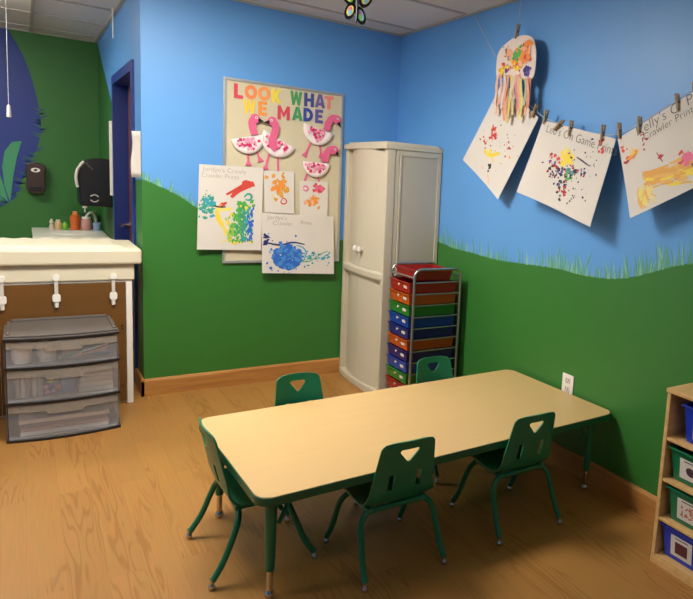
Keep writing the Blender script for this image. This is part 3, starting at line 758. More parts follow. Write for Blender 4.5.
def p_sm2(m, S, K):
    for i in range(36): splat(m, S, random.gauss(.48, .12), random.gauss(.56, .07), random.uniform(.008, .016), K('orange', 'peach', 'ochre')[random.randrange(3)])
    spray(m, S, .62, .20, .10, .05, 18, .008, .016, K('red', 'pink', 'red')); stroke(m, S, [(.12, .2), (.2, .14), (.3, .2), (.24, .28), (.12, .24)], .012, K('pink')[0])
sheet_thing('painting_sheet', Sheet((-.763, -.022, 1.446), (-.554, -.022, 1.447), (-.554, -.030, 1.191), (-.758, -.030, 1.199)),
            'small white sheet under the lowest flamingo with red and orange handprints', GB, p_sm2)

# hanging papers on the string by the right wall
GR = 'painted sheets clipped to the string on the right wall'
NR = (-1, 0, 0)
def q1(m, S, K):
    stroke(m, S, [(.24, .42), (.29, .50), (.36, .56)], .014, K('red')[0]); spray(m, S, .33, .53, .05, .04, 10, .005, .010, K('red', 'dkred'), asp=1.5, ang=-.9)
    stroke(m, S, [(.30, .72), (.42, .72), (.54, .66), (.62, .60)], .024, K('yellow')[0]); spray(m, S, .44, .70, .07, .03, 14, .006, .011, K('yellow', 'paleyellow'))
    stroke(m, S, [(.20, .63), (.28, .66)], .012, K('red')[0]); spray(m, S, .30, .62, .10, .04, 10, .003, .006, K('red', 'dkred'))
    spray(m, S, .76, .50, .08, .05, 16, .003, .007, K('red', 'dkred', 'orange')); spray(m, S, .57, .81, .02, .015, 5, .007, .011, K('black'))
    stroke(m, S, [(.58, .90), (.64, .92), (.68, .97)], .006, K('peach')[0]); stroke(m, S, [(.40, .86), (.44, .90)], .006, K('peach')[0])
    spray(m, S, .5, .5, .2, .18, 20, .002, .004, K('navy', 'red', 'black'))
sheet_thing('hanging_painting', Sheet((-.050, -1.412, 2.113), (-.055, -1.776, 1.886), (-.075, -1.487, 1.422), (-.07, -1.074, 1.651), .01, NR),
            'tilted white paper under the paper jellyfish with sparse red and yellow paint', GR, q1)
def q2(m, S, K):
    spray(m, S, .50, .36, .035, .035, 22, .010, .018, K('yellow')); spray(m, S, .44, .29, .05, .03, 8, .004, .009, K('paleyellow'))
    spray(m, S, .48, .52, .12, .09, 85, .003, .010, K('black', 'navy', 'purple', 'black', 'dkred')); spray(m, S, .40, .42, .09, .05, 14, .004, .010, K('red', 'dkred'))
    spray(m, S, .56, .78, .07, .05, 20, .003, .009, K('red', 'dkred', 'black')); spray(m, S, .62, .70, .12, .07, 22, .002, .006, K('black'))
    spray(m, S, .75, .35, .12, .12, 26, .002, .006, K('black', 'navy')); stroke(m, S, [(.60, .32), (.68, .34), (.78, .37)], .008, K('black')[0])
    spray(m, S, .56, .55, .03, .04, 8, .006, .011, K('green', 'teal')); spray(m, S, .86, .12, .02, .04, 7, .006, .012, K('red'))
sheet_thing('hanging_painting', Sheet((-.06, -1.822, 1.871), (-.06, -2.377, 1.76), (-.11, -2.316, 1.333), (-.11, -1.718, 1.475), .012, NR, .006),
            'white paper in the middle of the string with dark speckles around a yellow spot', GR, q2,
            (("Leo's On Game Prints", .09, .135, .043, .03),))
def q3(m, S, K):
    for i in range(150):
        u = random.uniform(.18, .58); v = random.gauss(.645+(u-.2)*.36, .045); L2 = random.uniform(.05, .14)
        stroke(m, S, [(u, v), (u+L2*.5, v+L2*.15), (u+L2, v+L2*.36+random.uniform(-.02, .02))], random.uniform(.008, .018), K('ochre', 'ochre', 'ochre2', 'ochre2', 'yellow')[random.randrange(5)], .0010+i*.000006)
    for i in range(46):
        u = random.uniform(.11, .26); v = random.uniform(.68, .88)
        stroke(m, S, [(u, v), (u-.01, v+.05), (u+random.uniform(-.02, .03), min(.97, v+.10))], random.uniform(.005, .010), K('paleyellow', 'ochre2', 'paleyellow')[random.randrange(3)], .0012+i*.00001)
    spray(m, S, .72, .85, .05, .02, 14, .006, .012, K('paleyellow', 'yellow'), asp=1.8, ang=.4)
    spray(m, S, .60, .68, .025, .05, 24, .008, .014, K('pink', 'red', 'pink')); spray(m, S, .66, .77, .008, .012, 4, .006, .010, K('brown'))
    stroke(m, S, [(.36, .42), (.38, .50), (.40, .56)], .006, K('dkred')[0]); spray(m, S, .385, .51, .006, .025, 6, .005, .008, K('dkred'))
    stroke(m, S, [(.06, .32), (.12, .30), (.18, .26)], .022, K('orange')[0]); spray(m, S, .13, .28, .03, .02, 12, .006, .010, K('red', 'yellow', 'orange')); spray(m, S, .07, .33, .015, .01, 5, .005, .009, K('dkred'))
    spray(m, S, .26, .20, .02, .06, 8, .003, .007, K('dkred')); spray(m, S, .04, .16, .015, .05, 5, .005, .008, K('red'))
sheet_thing('hanging_painting', Sheet((-.06, -2.388, 1.760), (-.06, -2.91, 1.998), (-.11, -3.09, 1.640), (-.11, -2.568, 1.396), .012, NR),
            'white paper at the right end of the string with a large yellow-orange paint patch', GR, q3,
            (("Kelly's C  P", .20, .115, .050, .0), ('Crawler Prints', .26, .215, .036, .0)))

# string
st = catmull([(-.008, -1.035, 2.570), (-.05, -1.101, 2.508), (-.062, -1.366, 2.239), (-.060, -1.582, 2.038), (-.058, -1.775, 1.911), (-.058, -1.90, 1.862), (-.058, -2.083, 1.815),
              (-.058, -2.348, 1.780), (-.058, -2.518, 1.829), (-.058, -2.795, 1.958), (-.055, -3.10, 2.12), (-.02, -3.60, 2.42), (-.006, -3.85, 2.572)], 6)
m = MB((-.06, -2.35, 1.78)); m.tube(st, .0022, 6)
tag(m.build('string', M_STRING, None, smooth=True), 'thin white string sagging along the blue right wall and carrying clothespins', 'string')
# clothespins
def pin_mesh(mb, p, tilt):
    c, s = math.cos(tilt), math.sin(tilt)
    def T(x, y, z): return (p[0]+x, p[1]+y*c-z*s, p[2]+y*s+z*c)
    for side in (0, 1):
        x0 = -.009 if side == 0 else .003
        a = .003 if side == 0 else -.003
        mb.prism([T(x0, -.0048, -.038), T(x0+.006, -.0048, -.038), T(x0+.006, .0048, -.038), T(x0, .0048, -.038)], Vector(T(-a, 0, .040))-Vector(T(0, 0, -.038)))
PINS = [((-.065, -1.752, 1.922), .50, 'clothespin at the right corner of the tilted paper below the jellyfish'), ((-.065, -1.848, 1.885), .25, 'clothespin at the left corner of the dark-speckled paper'),
        ((-.072, -1.968, 1.838), .95, 'steeply slanted clothespin second along the dark-speckled paper'), ((-.065, -2.055, 1.820), .12, 'clothespin third along the dark-speckled paper'),
        ((-.065, -2.289, 1.790), .05, 'clothespin near the right corner of the dark-speckled paper'), ((-.065, -2.400, 1.796), -.20, 'clothespin at the left corner of the yellow-orange painting'),
        ((-.065, -2.522, 1.818), -.12, 'clothespin second along the yellow-orange painting, by the written name'), ((-.065, -2.727, 1.906), -.28, 'clothespin high along the top of the yellow-orange painting'),
        ((-.065, -2.812, 1.946), -.25, 'rightmost clothespin on the yellow-orange painting, at the picture edge')]
M_SPRING = mat('spring_steel', '#77777a', .35, .9)
def pin(p, tilt, label):
    t = thing('clothespin', p, label, 'clothespin', 'wooden clothespins on the string')
    m = MB(p); pin_mesh(m, p, tilt); m.build('jaws', M_PIN, t)
    m = MB(p); m.lathe([(.004, -.0085), (.0055, -.0085), (.0055, .0085), (.004, .0085)], (p[0], p[1], p[2]+.002), 10, 'y'); m.build('spring', M_SPRING, t)
for p, tl, lb in PINS: pin(p, tl, lb)

# paper jellyfish on its own thread
org = (-.08, -1.625, 2.20)
jel = thing('paper_jellyfish', org, 'paper-plate jellyfish with painted body and streamers hanging above the tilted paper', 'paper craft')
m = MB(org); n = 22
outl = [(-1.440, 2.130), (-1.436, 2.20), (-1.452, 2.262), (-1.52, 2.302), (-1.60, 2.324), (-1.70, 2.322), (-1.768, 2.292), (-1.800, 2.22), (-1.800, 2.12), (-1.778, 2.08), (-1.70, 2.08), (-1.66, 2.105), (-1.58, 2.105), (-1.52, 2.115), (-1.47, 2.12)]
oc = catmull([(a, b, 0) for a, b in outl+[outl[0]]], 4)[:-1]
m.prism([(-.082, p.x, p.y) for p in oc], (.004, 0, 0)); m.build('body', mat('painted_plate', '#e6d6cb', .7), jel, label='painted half paper plate')
class JS(Sheet): pass
S = Sheet((-.083, -1.45, 2.325), (-.083, -1.80, 2.325), (-.083, -1.80, 2.08), (-.083, -1.45, 2.08), 0, NR)
keys = list(PM); K = lambda *k: [keys.index(x) for x in k]
m = MB(org)
spray(m, S, .74, .42, .07, .11, 70, .010, .020, K('orange', 'red', 'peach', 'orange')); spray(m, S, .54, .38, .04, .07, 26, .008, .016, K('green', 'green', 'teal')); spray(m, S, .82, .80, .035, .04, 18, .010, .016, K('purple', 'navy'))
spray(m, S, .15, .72, .035, .04, 20, .008, .016, K('yellow', 'ochre')); spray(m, S, .28, .70, .03, .04, 8, .006, .014, K('purple', 'red')); spray(m, S, .28, .35, .08, .1, 18, .003, .008, K('black', 'brown', 'peach'))
spray(m, S, .34, .35, .06, .06, 10, .008, .016, K('peach')); spray(m, S, .5, .62, .08, .06, 30, .008, .016, K('orange', 'yellow', 'red'))
m.build('paint', [PM[k] for k in keys], jel, recalc=False, label='splashed rainbow paint')
for i, (y, z0, z1, c) in enumerate(((-1.475, 2.135, 1.94, '#e6b59b'), (-1.508, 2.13, 1.99, '#dca99a'), (-1.535, 2.125, 1.97, '#cfd0cc'), (-1.565, 2.12, 1.93, '#e0a07f'), (-1.598, 2.118, 1.885, '#dcc06c'), (-1.632, 2.118, 2.02, '#d9b6a8'),
                                    (-1.662, 2.115, 1.96, '#d68f86'), (-1.700, 2.09, 1.90, '#d9cb78'), (-1.735, 2.085, 1.97, '#a9b99a'), (-1.768, 2.085, 1.955, '#db8d72'), (-1.462, 2.125, 1.99, '#e3c2ac'), (-1.550, 2.115, 1.90, '#d9987c'), (-1.615, 2.11, 1.93, '#cfc79a'), (-1.680, 2.10, 1.93, '#dfae9c'), (-1.752, 2.085, 1.92, '#e0a288'))):
    m = MB(org); k = 8; w = .011
    pts = [(y+.006*math.sin(i*2+q*.8)+(.012 if i < 3 else 0)*q/k, z0+(z1-.035-z0)*q/k, -.087-.006*math.sin(q*.7+i)) for q in range(k+1)]
    ids = [[m.vert((x, yy-w, z)), m.vert((x, yy+w, z))] for yy, z, x in pts]
    for a, b in zip(ids, ids[1:]): m.face([a[0], a[1], b[1], b[0]])
    m.build('streamer', mat('crepe_streamer', c, .8), jel, solid=.0012, recalc=False)
jel.location.y += .053; jel.location.z += .014
m = MB((-.08, -1.58, 2.58)); m.tube([(-.082, -1.580, 2.578), (-.08, -1.574, 2.374)], .0015, 6)
tag(m.build('hanging_thread', M_STRING), 'white thread from the ceiling that holds up the paper jellyfish', 'thread')
pin((-.084, -1.569, 2.366), .22, 'clothespin at the top of the paper jellyfish')

# butterfly ornament under the ceiling
org = (-.86, -1.15, 2.378)
bf = thing('butterfly_ornament', org, 'black-outlined multicoloured butterfly ornament hanging from the ceiling', 'ornament')
C_ = Vector(org); ux = Vector((.95, -.31, 0)).normalized()
def BP(a, z, l=0): return C_+ux*a+Vector((0, 0, z))+Vector((-.31, -.95, 0))*l
def lobe(cx, cz, rx, rz, ang, n=20):
    o = []
    for k in range(n):
        a = 2*math.pi*k/n; x = rx*math.cos(a); z = rz*math.sin(a); o.append((cx+x*math.cos(ang)-z*math.sin(ang), cz+x*math.sin(ang)+z*math.cos(ang)))
    return o
LB = [(-.036, .004, .027, .048, -.35), (.020, -.012, .027, .048, .30), (-.046, .078, .032, .052, .5), (.046, .078, .032, .052, -.5)]
m = MB(org)
for L_ in LB: m.prism([BP(*p) for p in lobe(*L_)], Vector((.31, .95, 0))*.004)
m.build('wings', mat('wing_outline', '#101012', .8, spec=.1), bf)
m = MB(org)
cc = ['#b9b04a', '#b8607c', '#6a9cba', '#8f5aa0', '#5f9a42', '#c06a48']
for i, (cx, cz, rx, rz, an) in enumerate(LB):
    for j, (f, o_) in enumerate(((.62, 0), (.36, .35), (.34, -.38))):
        m.mi = (i*2+j) % 6
        for sgn in (1, -1): m.poly([BP(p[0], p[1]-o_*rz*.8*0+o_*rz*.5, .0008+.0006*j if sgn > 0 else -.0048-.0006*j) for p in lobe(cx, cz, rx*f, rz*f, an, 14)])
m.build('colour_cells', [pal('cell_%d' % i, c, .3) for i, c in enumerate(cc)], bf, recalc=False, label='coloured wing cells')
m = MB(org); m.tube([BP(-.004, -.075+.02, .002), BP(0, .0, .004), BP(.0, .12, .002)], [.004, .008, .005], 10); m.build('body', M_BLACK, bf, smooth=True)
m = MB(org); m.tube([BP(0, .115, .002), (org[0], org[1], H-.002)], .001, 6); m.build('hanging_loop', M_STRING, bf)

# ------------------------------------------------------------------ bookcase with bins
SX, SY0, SY1 = -.285, -3.285, -2.998
org = (SX/2, (SY0+SY1)/2, 0)
bk = thing('bin_shelf', org, 'birch plywood shelf unit against the right wall holding four labelled bins', 'shelf')
for y in (SY0, SY1-.018):
    m = MB(org); m.box(SX, -.018, y, y+.018, 0, .727); m.build('side_panel', M_SHELF, bk, bev=.003)
m = MB(org); m.box(SX-.003, -.018, SY0-.004, SY1+.004, .727, .745); m.build('top', M_SHELF, bk, bev=.003)
for z in (.545, .372, .203, .040):
    m = MB(org); m.box(SX+.002, -.03, SY0+.018, SY1-.018, z-.014, z); m.build('shelf', M_SHELF, bk, bev=.002)
m = MB(org); m.box(SX-.002, SX+.016, SY0, SY1, 0, .026); m.build('base_board', M_SHELF, bk)
m = MB(org); m.box(-.030, -.018, SY0+.018, SY1-.018, .02, .727); m.build('back_panel', M_SHELF, bk)
BIN = [(.546, .150, '#1d35a8', 'blue plastic bin on the top shelf of the birch unit', '#7a6a54', 'blue', -.045), (.373, .133, '#0e7a4e', 'green plastic bin on the second shelf, its card showing one dark purple shape', '#4a2f3c', 'green', -.004),
       (.204, .138, '#0e7a4e', 'green plastic bin on the third shelf, its card showing reddish squiggles', '#b56a5a', 'green', -.012), (.041, .138, '#1f3fb4', 'blue plastic bin on the lowest shelf, its card showing a dark red picture', '#5d2a2a', 'blue', .002)]
BM = {'blue': mat('bin_blue', '#1c39b4', .3), 'green': mat('bin_green', '#0c6e48', .3)}
for bi, (z, h, _, lab, pc, bc, dy) in enumerate(BIN):
    y1 = SY1-.020+min(0, dy); y0 = y1-.225
    xf = SX+.012
    t = thing('storage_bin', ((xf-.03)/2, (y0+y1)/2, z), lab, 'bin', 'labelled bins on the plywood shelf')
    m = MB(((xf-.03)/2, (y0+y1)/2, z)); o3 = ((xf-.03)/2, (y0+y1)/2, z)
    tray(m, xf+.006, -.045, y0+.010, y1-.010, z+.001, z+h, t=.004, tp=.014, rim=.010)
    m.build('tub', BM[bc], t, bev=.002)
    def fx2(zz): return xf+.006+.014*(z+h-zz)/h-.0014
    ya, yb = y1-.055, y1-.158; za, zb = z+h-.028, z+.022
    m = MB(o3); m.poly([(fx2(za), ya, za), (fx2(za), yb, za), (fx2(zb), yb, zb), (fx2(zb), ya, zb)]); cd = m.build('label_card', M_PAPER, t, solid=.001, recalc=False)
    m = MB(o3); mc = pal('card_picture', pc, .7)
    cy, cz = (ya+yb)/2, (za+zb)/2-.004
    if bi == 1:
        pts = lobe(cy, cz, .022, .018, .3, 14); m.poly([(fx2(b)-.0012, a, b) for a, b in pts])
    elif bi == 2:
        for _ in range(22):
            a0, b0 = cy+random.uniform(-.03, .03), cz+random.uniform(-.022, .022); m.poly([(fx2(b)-.0012-random.random()*.0004, a, b) for a, b in lobe(a0, b0, random.uniform(.004, .012), .003, random.random()*3, 8)])
    elif bi == 3:
        m.poly([(fx2(b)-.0012, a, b) for a, b in ((cy-.03, cz-.025), (cy+.03, cz-.025), (cy+.03, cz+.025), (cy-.03, cz+.025))])
    else:
        m.poly([(fx2(b)-.0012, a, b) for a, b in lobe(cy-.01, cz-.01, .028, .024, 0, 14)])
    m.build('card_picture', mc, cd, recalc=False)
    m = MB(o3); m.poly([(fx2(b)-.0012, a, b) for a, b in ((ya-.02, za-.006), (yb+.02, za-.006), (yb+.02, za-.011), (ya-.02, za-.011))])
    m.build('caption_line', M_INK, cd, recalc=False)

# ------------------------------------------------------------------ changing table (cream) at the left
TX0, TX1, TY0, TY1 = -3.05, -1.762, -.14, .42
org = ((TX0+TX1)/2, 0.1, 0)
ct = thing('changing_table', org, 'cream changing table with brown door panels, left of the partition wall', 'changing table')
m = MB(org); m.box(TX0+.06, -1.812, -.082, TY1-.03, .0, .785); m.build('carcass', M_CREAM, ct, bev=.003)
m = MB(org)
m.box(TX0+.06, -1.812, -.102, -.082, .772, .786); m.box(-1.845, -1.812, -.104, -.082, .0, .772); m.build('face_frame', M_WHITE, ct, bev=.003, label='white face frame')
for x0, x1 in ((-2.46, -1.848), (-3.0, -2.464)):
    m = MB(org); m.box(x0, x1, -.100, -.081, .02, .770); m.build('door_panel', M_BROWN, ct, bev=.002, label='brown wood-grain door panel')
m = MB(org); m.box(TX0+.02, -1.800, -.112, TY1-.01, .786, .885); m.build('apron', M_CREAM, ct, bev=.006)
# rim around a quilted pad
m = MB(org); m.box(TX0, TX1, TY0, TY1, .885, .975); m.build('top_rim', M_CREAM, ct, bev=.012)
m = MB(org)
def pad(u, v):
    x = TX0+.05+(TX1-TX0-.10)*u; y = TY0+.05+(TY1-TY0-.10)*v
    e = min(u, 1-u, v, 1-v); e = min(1, e/.06)
    return (x, y, .972+.020*e+.0025*math.sin(u*70)*e)
m.grid(pad, 90, 16); m.build('pad', M_CREAM, ct, smooth=True, recalc=False)
for x, lab in ((-2.443, 0), (-2.195, 0), (-1.912, 0)):
    t = thing('cabinet_latch', (x, -.112, .834), ('white child-safety latch at the left edge of the picture on the changing table', 'white child-safety latch in the middle of the changing table front', 'white child-safety latch at the right end of the changing table front')[[-2.443, -2.195, -1.912].index(x)],
              'latch', 'white child-safety latches on the changing table')
    oo = (x, -.112, .86)
    m = MB(oo); m.prism([(x+a, -.112, .836+b) for a, b in rrect(.036, .036, .014, 4)], (0, -.012, 0)); m.build('upper_pad', M_WHITE, t, bev=.002)
    m = MB(oo); m.prism([(x+a, -.104, .716+b) for a, b in rrect(.040, .048, .014, 4)], (0, -.016, 0)); m.lathe([(.012, 0), (.010, -.030)], (x, -.108, .690), 10); m.build('lower_pad', M_WHITE, t, bev=.002)
    m = MB(oo); m.box(x-.009, x+.009, -.119, -.116, .72, .836); m.build('strap', M_PAPER2, t)
m = MB(org)
for z in (.50, .48, .12):
    m.box(-1.872, -1.862, -.1025, -.0995, z-.004, z+.004)
m.build('hinge_screw', M_BLACK, ct)

# ------------------------------------------------------------------ clear drawer unit
UX0, UX1, UY, UYB = -2.437, -1.925, -.51, -.16
BW = .035
org = ((UX0+UX1)/2, (UY+UYB)/2, 0)
du = thing('drawer_unit', org, 'three-drawer clear plastic storage unit with grey lid in front of the changing table', 'drawer unit')
def ybow(mb, x0, x1, y, b, yb, z0, z1, n=14):
    pts = [(x0+(x1-x0)*k/n, y-b*(1-(2*k/n-1)**2)) for k in range(n+1)]
    mb.prism([(a, c, z0) for a, c in pts]+[(x1, yb, z0), (x0, yb, z0)], (0, 0, z1-z0))
m = MB(org); ybow(m, UX0, UX1, UY+.004, BW, UYB, .552, .562)
def lidpts(z, e): return None
n = 14
top = [(UX0+.004+(UX1-UX0-.008)*k/n, UY+.012-(BW-.004)*(1-(2*k/n-1)**2)) for k in range(n+1)]
m.prism([(a, b, .562) for a, b in top]+[(UX1-.03, UYB+.01, .562), (UX0+.03, UYB+.01, .562)], (0, 0, .010))
m.box(UX0+.03, UX1-.03, UYB, UYB+.03, .562, .585)
for x in (UX0+.012, UX1-.028):
    m.box(x, x+.016, UY+.03, UYB, .562, .580)
lid = m.build('lid', M_LID, du, bev=.003, label='grey-brown lid')
m = MB(org)
for z in (.0, .203, .392, .545): ybow(m, UX0-.001, UX1+.001, UY, BW, UYB, z, z+.011)
for x0, x1 in ((UX0, UX0+.006), (UX1-.006, UX1)): m.box(x0, x1, UYB-.006, UYB, 0, .55)
m.build('shelf_frame', M_NEARBLK, du)
m = MB(org)
m.box(UX0+.001, UX0+.004, UY+.02, UYB, .011, .545); m.box(UX1-.004, UX1-.001, UY+.02, UYB, .011, .545); m.box(UX0, UX1, UYB-.003, UYB, .011, .545)
m.build('side_walls', M_CLEAR2, du, label='translucent side walls')
DZS = ((.013, .201), (.216, .390), (.405, .543))
for z0, z1 in DZS:
    a0, a1, yf = UX0+.010, UX1-.010, UY+.006
    def fy(x): u = (x-a0)/(a1-a0); return yf-BW*(1-(2*u-1)**2)
    m = MB(org); n = 14; t_ = .003
    xs = [a0+(a1-a0)*k/n for k in range(n+1)]
    for p, q in zip(xs, xs[1:]):
        m.prism([(p, fy(p), z0), (q, fy(q), z0), (q, fy(q)+t_, z0), (p, fy(p)+t_, z0)], (0, 0, z1-z0))
    m.box(a0, a0+t_, fy(a0), UYB-.02, z0, z1-.02); m.box(a1-t_, a1, fy(a1), UYB-.02, z0, z1-.02)
    m.box(a0, a1, yf, UYB-.02, z0, z0+.002)
    d = m.build('drawer', M_CLEAR, du, recalc=True)
    # thick upper lip with a finger dip in the middle
    m = MB(org)
    n2 = 24; xs2 = [a0+(a1-a0)*k/n2 for k in range(n2+1)]
    def lo(x):
        u = (x-a0)/(a1-a0); return z1-.040-(.016 if .32 < u < .68 else 0)
    for p, q in zip(xs2, xs2[1:]):
        m.prism([(p, fy(p)-.004, lo((p+q)/2)), (q, fy(q)-.004, lo((p+q)/2)), (q, fy(q)-.0005, lo((p+q)/2)), (p, fy(p)-.0005, lo((p+q)/2))], (0, 0, z1-.004-lo((p+q)/2)))
    m.build('drawer_lip', M_CLEAR2, d)
# contents, top drawer
def item(name, mb_, mats, label, cat, group=None, **k): return tag(mb_.build(name, mats, None, **k), label, cat, group)
for x, lab, r in ((-2.362, 'plain white cup at the left inside the top clear drawer', .048), (-2.255, 'white cup with dark specks near its rim, beside the plain cup in the top drawer', .046)):
    zc = .4085
    t = thing('cup', (x, -.43, zc), lab, 'cup', 'white cups in the top drawer')
    m = MB((x, -.43, zc)); m.lathe([(r*.82, 0), (r, .100), (r*.94, .100), (r*.78, .006)], (x, -.43, zc), 20); m.build('cup_wall', M_WHITE, t, smooth=True)
    if x > -2.3:
        m = MB((x, -.43, zc))
        for k in range(9):
            a = R(-150+15*k); q = r*.985+.001; zz = zc+.082+random.uniform(-.006, .006)
            m.poly([(x+q*math.cos(a+da), -.43+q*math.sin(a+da), zz+dz) for da, dz in ((-.07, -.004), (.07, -.006), (.08, .006), (-.05, .005))])
        m.build('specks', M_BLACK, t, solid=.0008, recalc=False)
m = MB((-2.13, -.40, .4085)); m.box(-2.185, -2.10, -.43, -.38, .4085, .500); item('carton', m, M_PAPER2, 'small grey-white carton behind the pencils in the top drawer', 'carton', bev=.002)
for i, (c, x0, z0, x1, z1, lb) in enumerate((('#2f9f83', -2.19, .424, -1.985, .490, 'teal pencil lying on top of the others in the top drawer'), ('#e8e4da', -2.20, .416, -1.975, .482, 'white pencil just under the teal one in the top drawer'),
                                       ('#e99a62', -2.12, .418, -1.975, .458, 'orange pencil low among the others in the top drawer'), ('#e6c0a0', -2.15, .414, -1.98, .440, 'pale peach pencil lowest in the top drawer'))):
    y = -.455+.012*i; oo = (x0, y, z0)
    t = thing('pencil', oo, lb, 'pencil', 'pencils in the top drawer')
    m = MB(oo); m.tube([(x0, y, z0), (x1, y, z1)], .0055, 6); m.build('shaft', pal('pencil_'+str(i), c), t)
    m = MB(oo); d = (Vector((x1, y, z1))-Vector((x0, y, z0))).normalized(); m.tube([(x1, y, z1), tuple(Vector((x1, y, z1))+d*.014)], [.0052, .0008], 6); m.build('tip', M_PIN, t)
m = MB((-2.02, -.38, .4085)); m.box(-2.07, -1.96, -.40, -.36, .4085, .432); item('sponge', m, pal('sponge_blue', '#2b78b8', .8), 'small blue sponge at the right of the top drawer', 'sponge', bev=.004)
# middle drawer
for i in range(5):
    x = -2.385+.024*i; c = ('#b9b09e', '#d8d2c4', '#9b9388', '#e4dfd4', '#c9bfa8')[i]
    m = MB((x, -.44, .2185)); m.lathe([(.011, 0), (.011, .095+.008*(i % 3)), (.006, .105+.008*(i % 3))], (x, -.44, .2185), 10)
    item('glue_stick', m, pal('glue_stick', c), ('grey-beige', 'off-white', 'dark grey', 'palest white', 'tan')[i]+' small stick upright at the left of the middle drawer', 'stick', 'small sticks in the middle drawer', smooth=True)
m = MB((-2.315, -.39, .2185)); m.box(-2.35, -2.28, -.42, -.36, .2185, .325); item('box', m, M_PAPER2, 'off-white box behind the sticks in the middle drawer', 'box', bev=.002)
PO = [(-2.255, .232, '#d477a8', 'pink'), (-2.232, .236, '#9a5fb0', 'purple'), (-2.262, .262, '#e5a0c8', 'pale pink'), (-2.240, .268, '#7d50a5', 'violet'), (-2.222, .300, '#a5c84a', 'lime green'), (-2.246, .298, '#d8cf4e', 'yellow'), (-2.205, .255, '#cf5a7d', 'rose'), (-2.212, .330, '#8fb73c', 'leaf green')]
for x, z, c, nme in PO:
    m = MB((x, -.44, z)); m.lathe([(.003, -.0138), (.010, -.010), (.0145, 0), (.010, .010), (.003, .0138)], (x, -.44, z), 12)
    item('pompom', m, mat('pompom_'+nme.replace(' ', '_'), c, .9), nme+' pompom in the heap in the middle drawer', 'pompom', 'pompoms in the middle drawer', smooth=True)
m = MB((-2.165, -.42, .2185)); m.prism([(-2.165+a, -.44, .265+b) for a, b in rrect(.062, .092, .02, 5)], (0, .05, 0)); item('pouch', m, pal('pouch_blue', '#4c74b4', .6), 'blue pouch in the centre of the middle drawer', 'pouch', bev=.005)
for i in range(6):
    x0 = -2.115+.026*i
    for j in range(2):
        pass
for j, (z, c, lb) in enumerate(((.2185, '#cfc6b2', 'bottom'), (.247, '#d9d1be', 'second'), (.276, '#cbbfa6', 'third'), (.305, '#dcd5c6', 'top'))):
    m = MB((-2.03, -.42, z)); m.box(-2.115+.003*j, -1.955, -.46, -.38, z, z+.026)
    o = item('craft_stick_pack', m, pal('stick_pack', c, .7), lb+' beige craft-stick pack of the stack at the right of the middle drawer', 'pack', 'beige packs in the middle drawer', bev=.002)
# bottom drawer
for j, (w, c, lb) in enumerate(((.20, '#d9d4cb', 'lowest white sheet stack'), (.195, '#a98a80', 'dusty pink sheet stack'), (.190, '#7f6a66', 'grey-mauve sheet stack'), (.205, '#e8dcc8', 'topmost cream sheet stack'))):
    z = .0155+.022*j
    m = MB((-2.18, -.36, z)); m.box(-2.18-w, -2.18+w, -.475, -.24, z, z+.020)
    item('paper_stack', m, pal('stack', c, .8), lb+' lying in the bottom clear drawer', 'paper', 'paper stacks in the bottom drawer')

# ------------------------------------------------------------------ alcove: dispensers, sink counter, small things
org = (-2.238, YA, 1.16)
t = thing('soap_dispenser', org, 'dark brown soap dispenser with oval badge on the green alcove wall', 'dispenser')
def ylobe(mb, pts, y, th): mb.prism([(a, y, b) for a, b in pts], (0, -th, 0))
m = MB(org); sd = catmull([(-2.300, 1.425, 0), (-2.238, 1.437, 0), (-2.176, 1.425, 0), (-2.164, 1.38, 0), (-2.172, 1.30, 0), (-2.166, 1.23, 0), (-2.180, 1.175, 0), (-2.238, 1.158, 0), (-2.296, 1.175, 0), (-2.310, 1.23, 0), (-2.304, 1.30, 0), (-2.312, 1.38, 0), (-2.300, 1.425, 0)], 4)[:-1]
ylobe(m, [(p.x, p.y) for p in sd], YA-.001, .10); m.build('housing', M_DKBROWN, t, bev=.012)
m = MB(org); ylobe(m, lobe(-2.238, 1.370, .034, .020, 0, 18), YA-.100, .004); bd = m.build('badge', M_WHITE, t, label='white oval badge')
m = MB(org); ylobe(m, lobe(-2.238, 1.370, .014, .010, .4, 14), YA-.104, .0015); m.build('badge_mark', M_DKBROWN, bd)
m = MB(org); m.box(-2.285, -2.190, YA-.112, YA-.098, 1.185, 1.225); m.build('push_bar', M_BLACK, t, bev=.004)
org = (XP, 1.80, 1.11)
t = thing('towel_dispenser', org, 'large black paper-towel dispenser on the partition wall above the sink', 'dispenser')
m = MB(org)
outl = [(XP-.0003, 1.115), (XP-.0003, 1.505), (-1.83, 1.512), (-1.89, 1.500), (-1.945, 1.46), (-1.978, 1.40), (-1.985, 1.34), (-1.972, 1.27), (-1.965, 1.12)]
ylobe(m, outl, 1.98, .34); m.build('housing', M_BLACK, t, bev=.012)
m = MB(org); m.tube(catmull([(-1.935, 1.637, 1.478), (-1.975, 1.637, 1.42), (-1.990, 1.637, 1.35), (-1.980, 1.637, 1.27)], 5), .011, 8); m.build('cover_highlight', M_PAPER2, t, smooth=True, label='pale painted highlight along the curved cover')  # highlight on the curved black cover, modelled as a pale strip
m = MB(org); m.tube([(-1.925, 1.638, 1.468), (-1.875, 1.638, 1.415)], .006, 8); m.build('side_ridge', M_LID, t, smooth=True)
m = MB(org)
for a0, a1 in ((25, 150), (205, 335)):
    m.tube([(-1.868+.030*math.cos(R(a0+(a1-a0)*k/8)), 1.638, 1.185+.028*math.sin(R(a0+(a1-a0)*k/8))) for k in range(9)], .004, 6)
m.build('badge_ring', M_PAPER2, t, smooth=True, label='pale broken ring badge')
org = (-2.02, 2.3, 0)
sk = thing('sink_counter', org, 'white sink counter against the green alcove wall behind the changing table', 'sink counter')
m = MB(org); m.box(-2.28, -1.748, 1.82, YA-.002, .81, .846); m.build('countertop', M_SINK, sk, bev=.006)
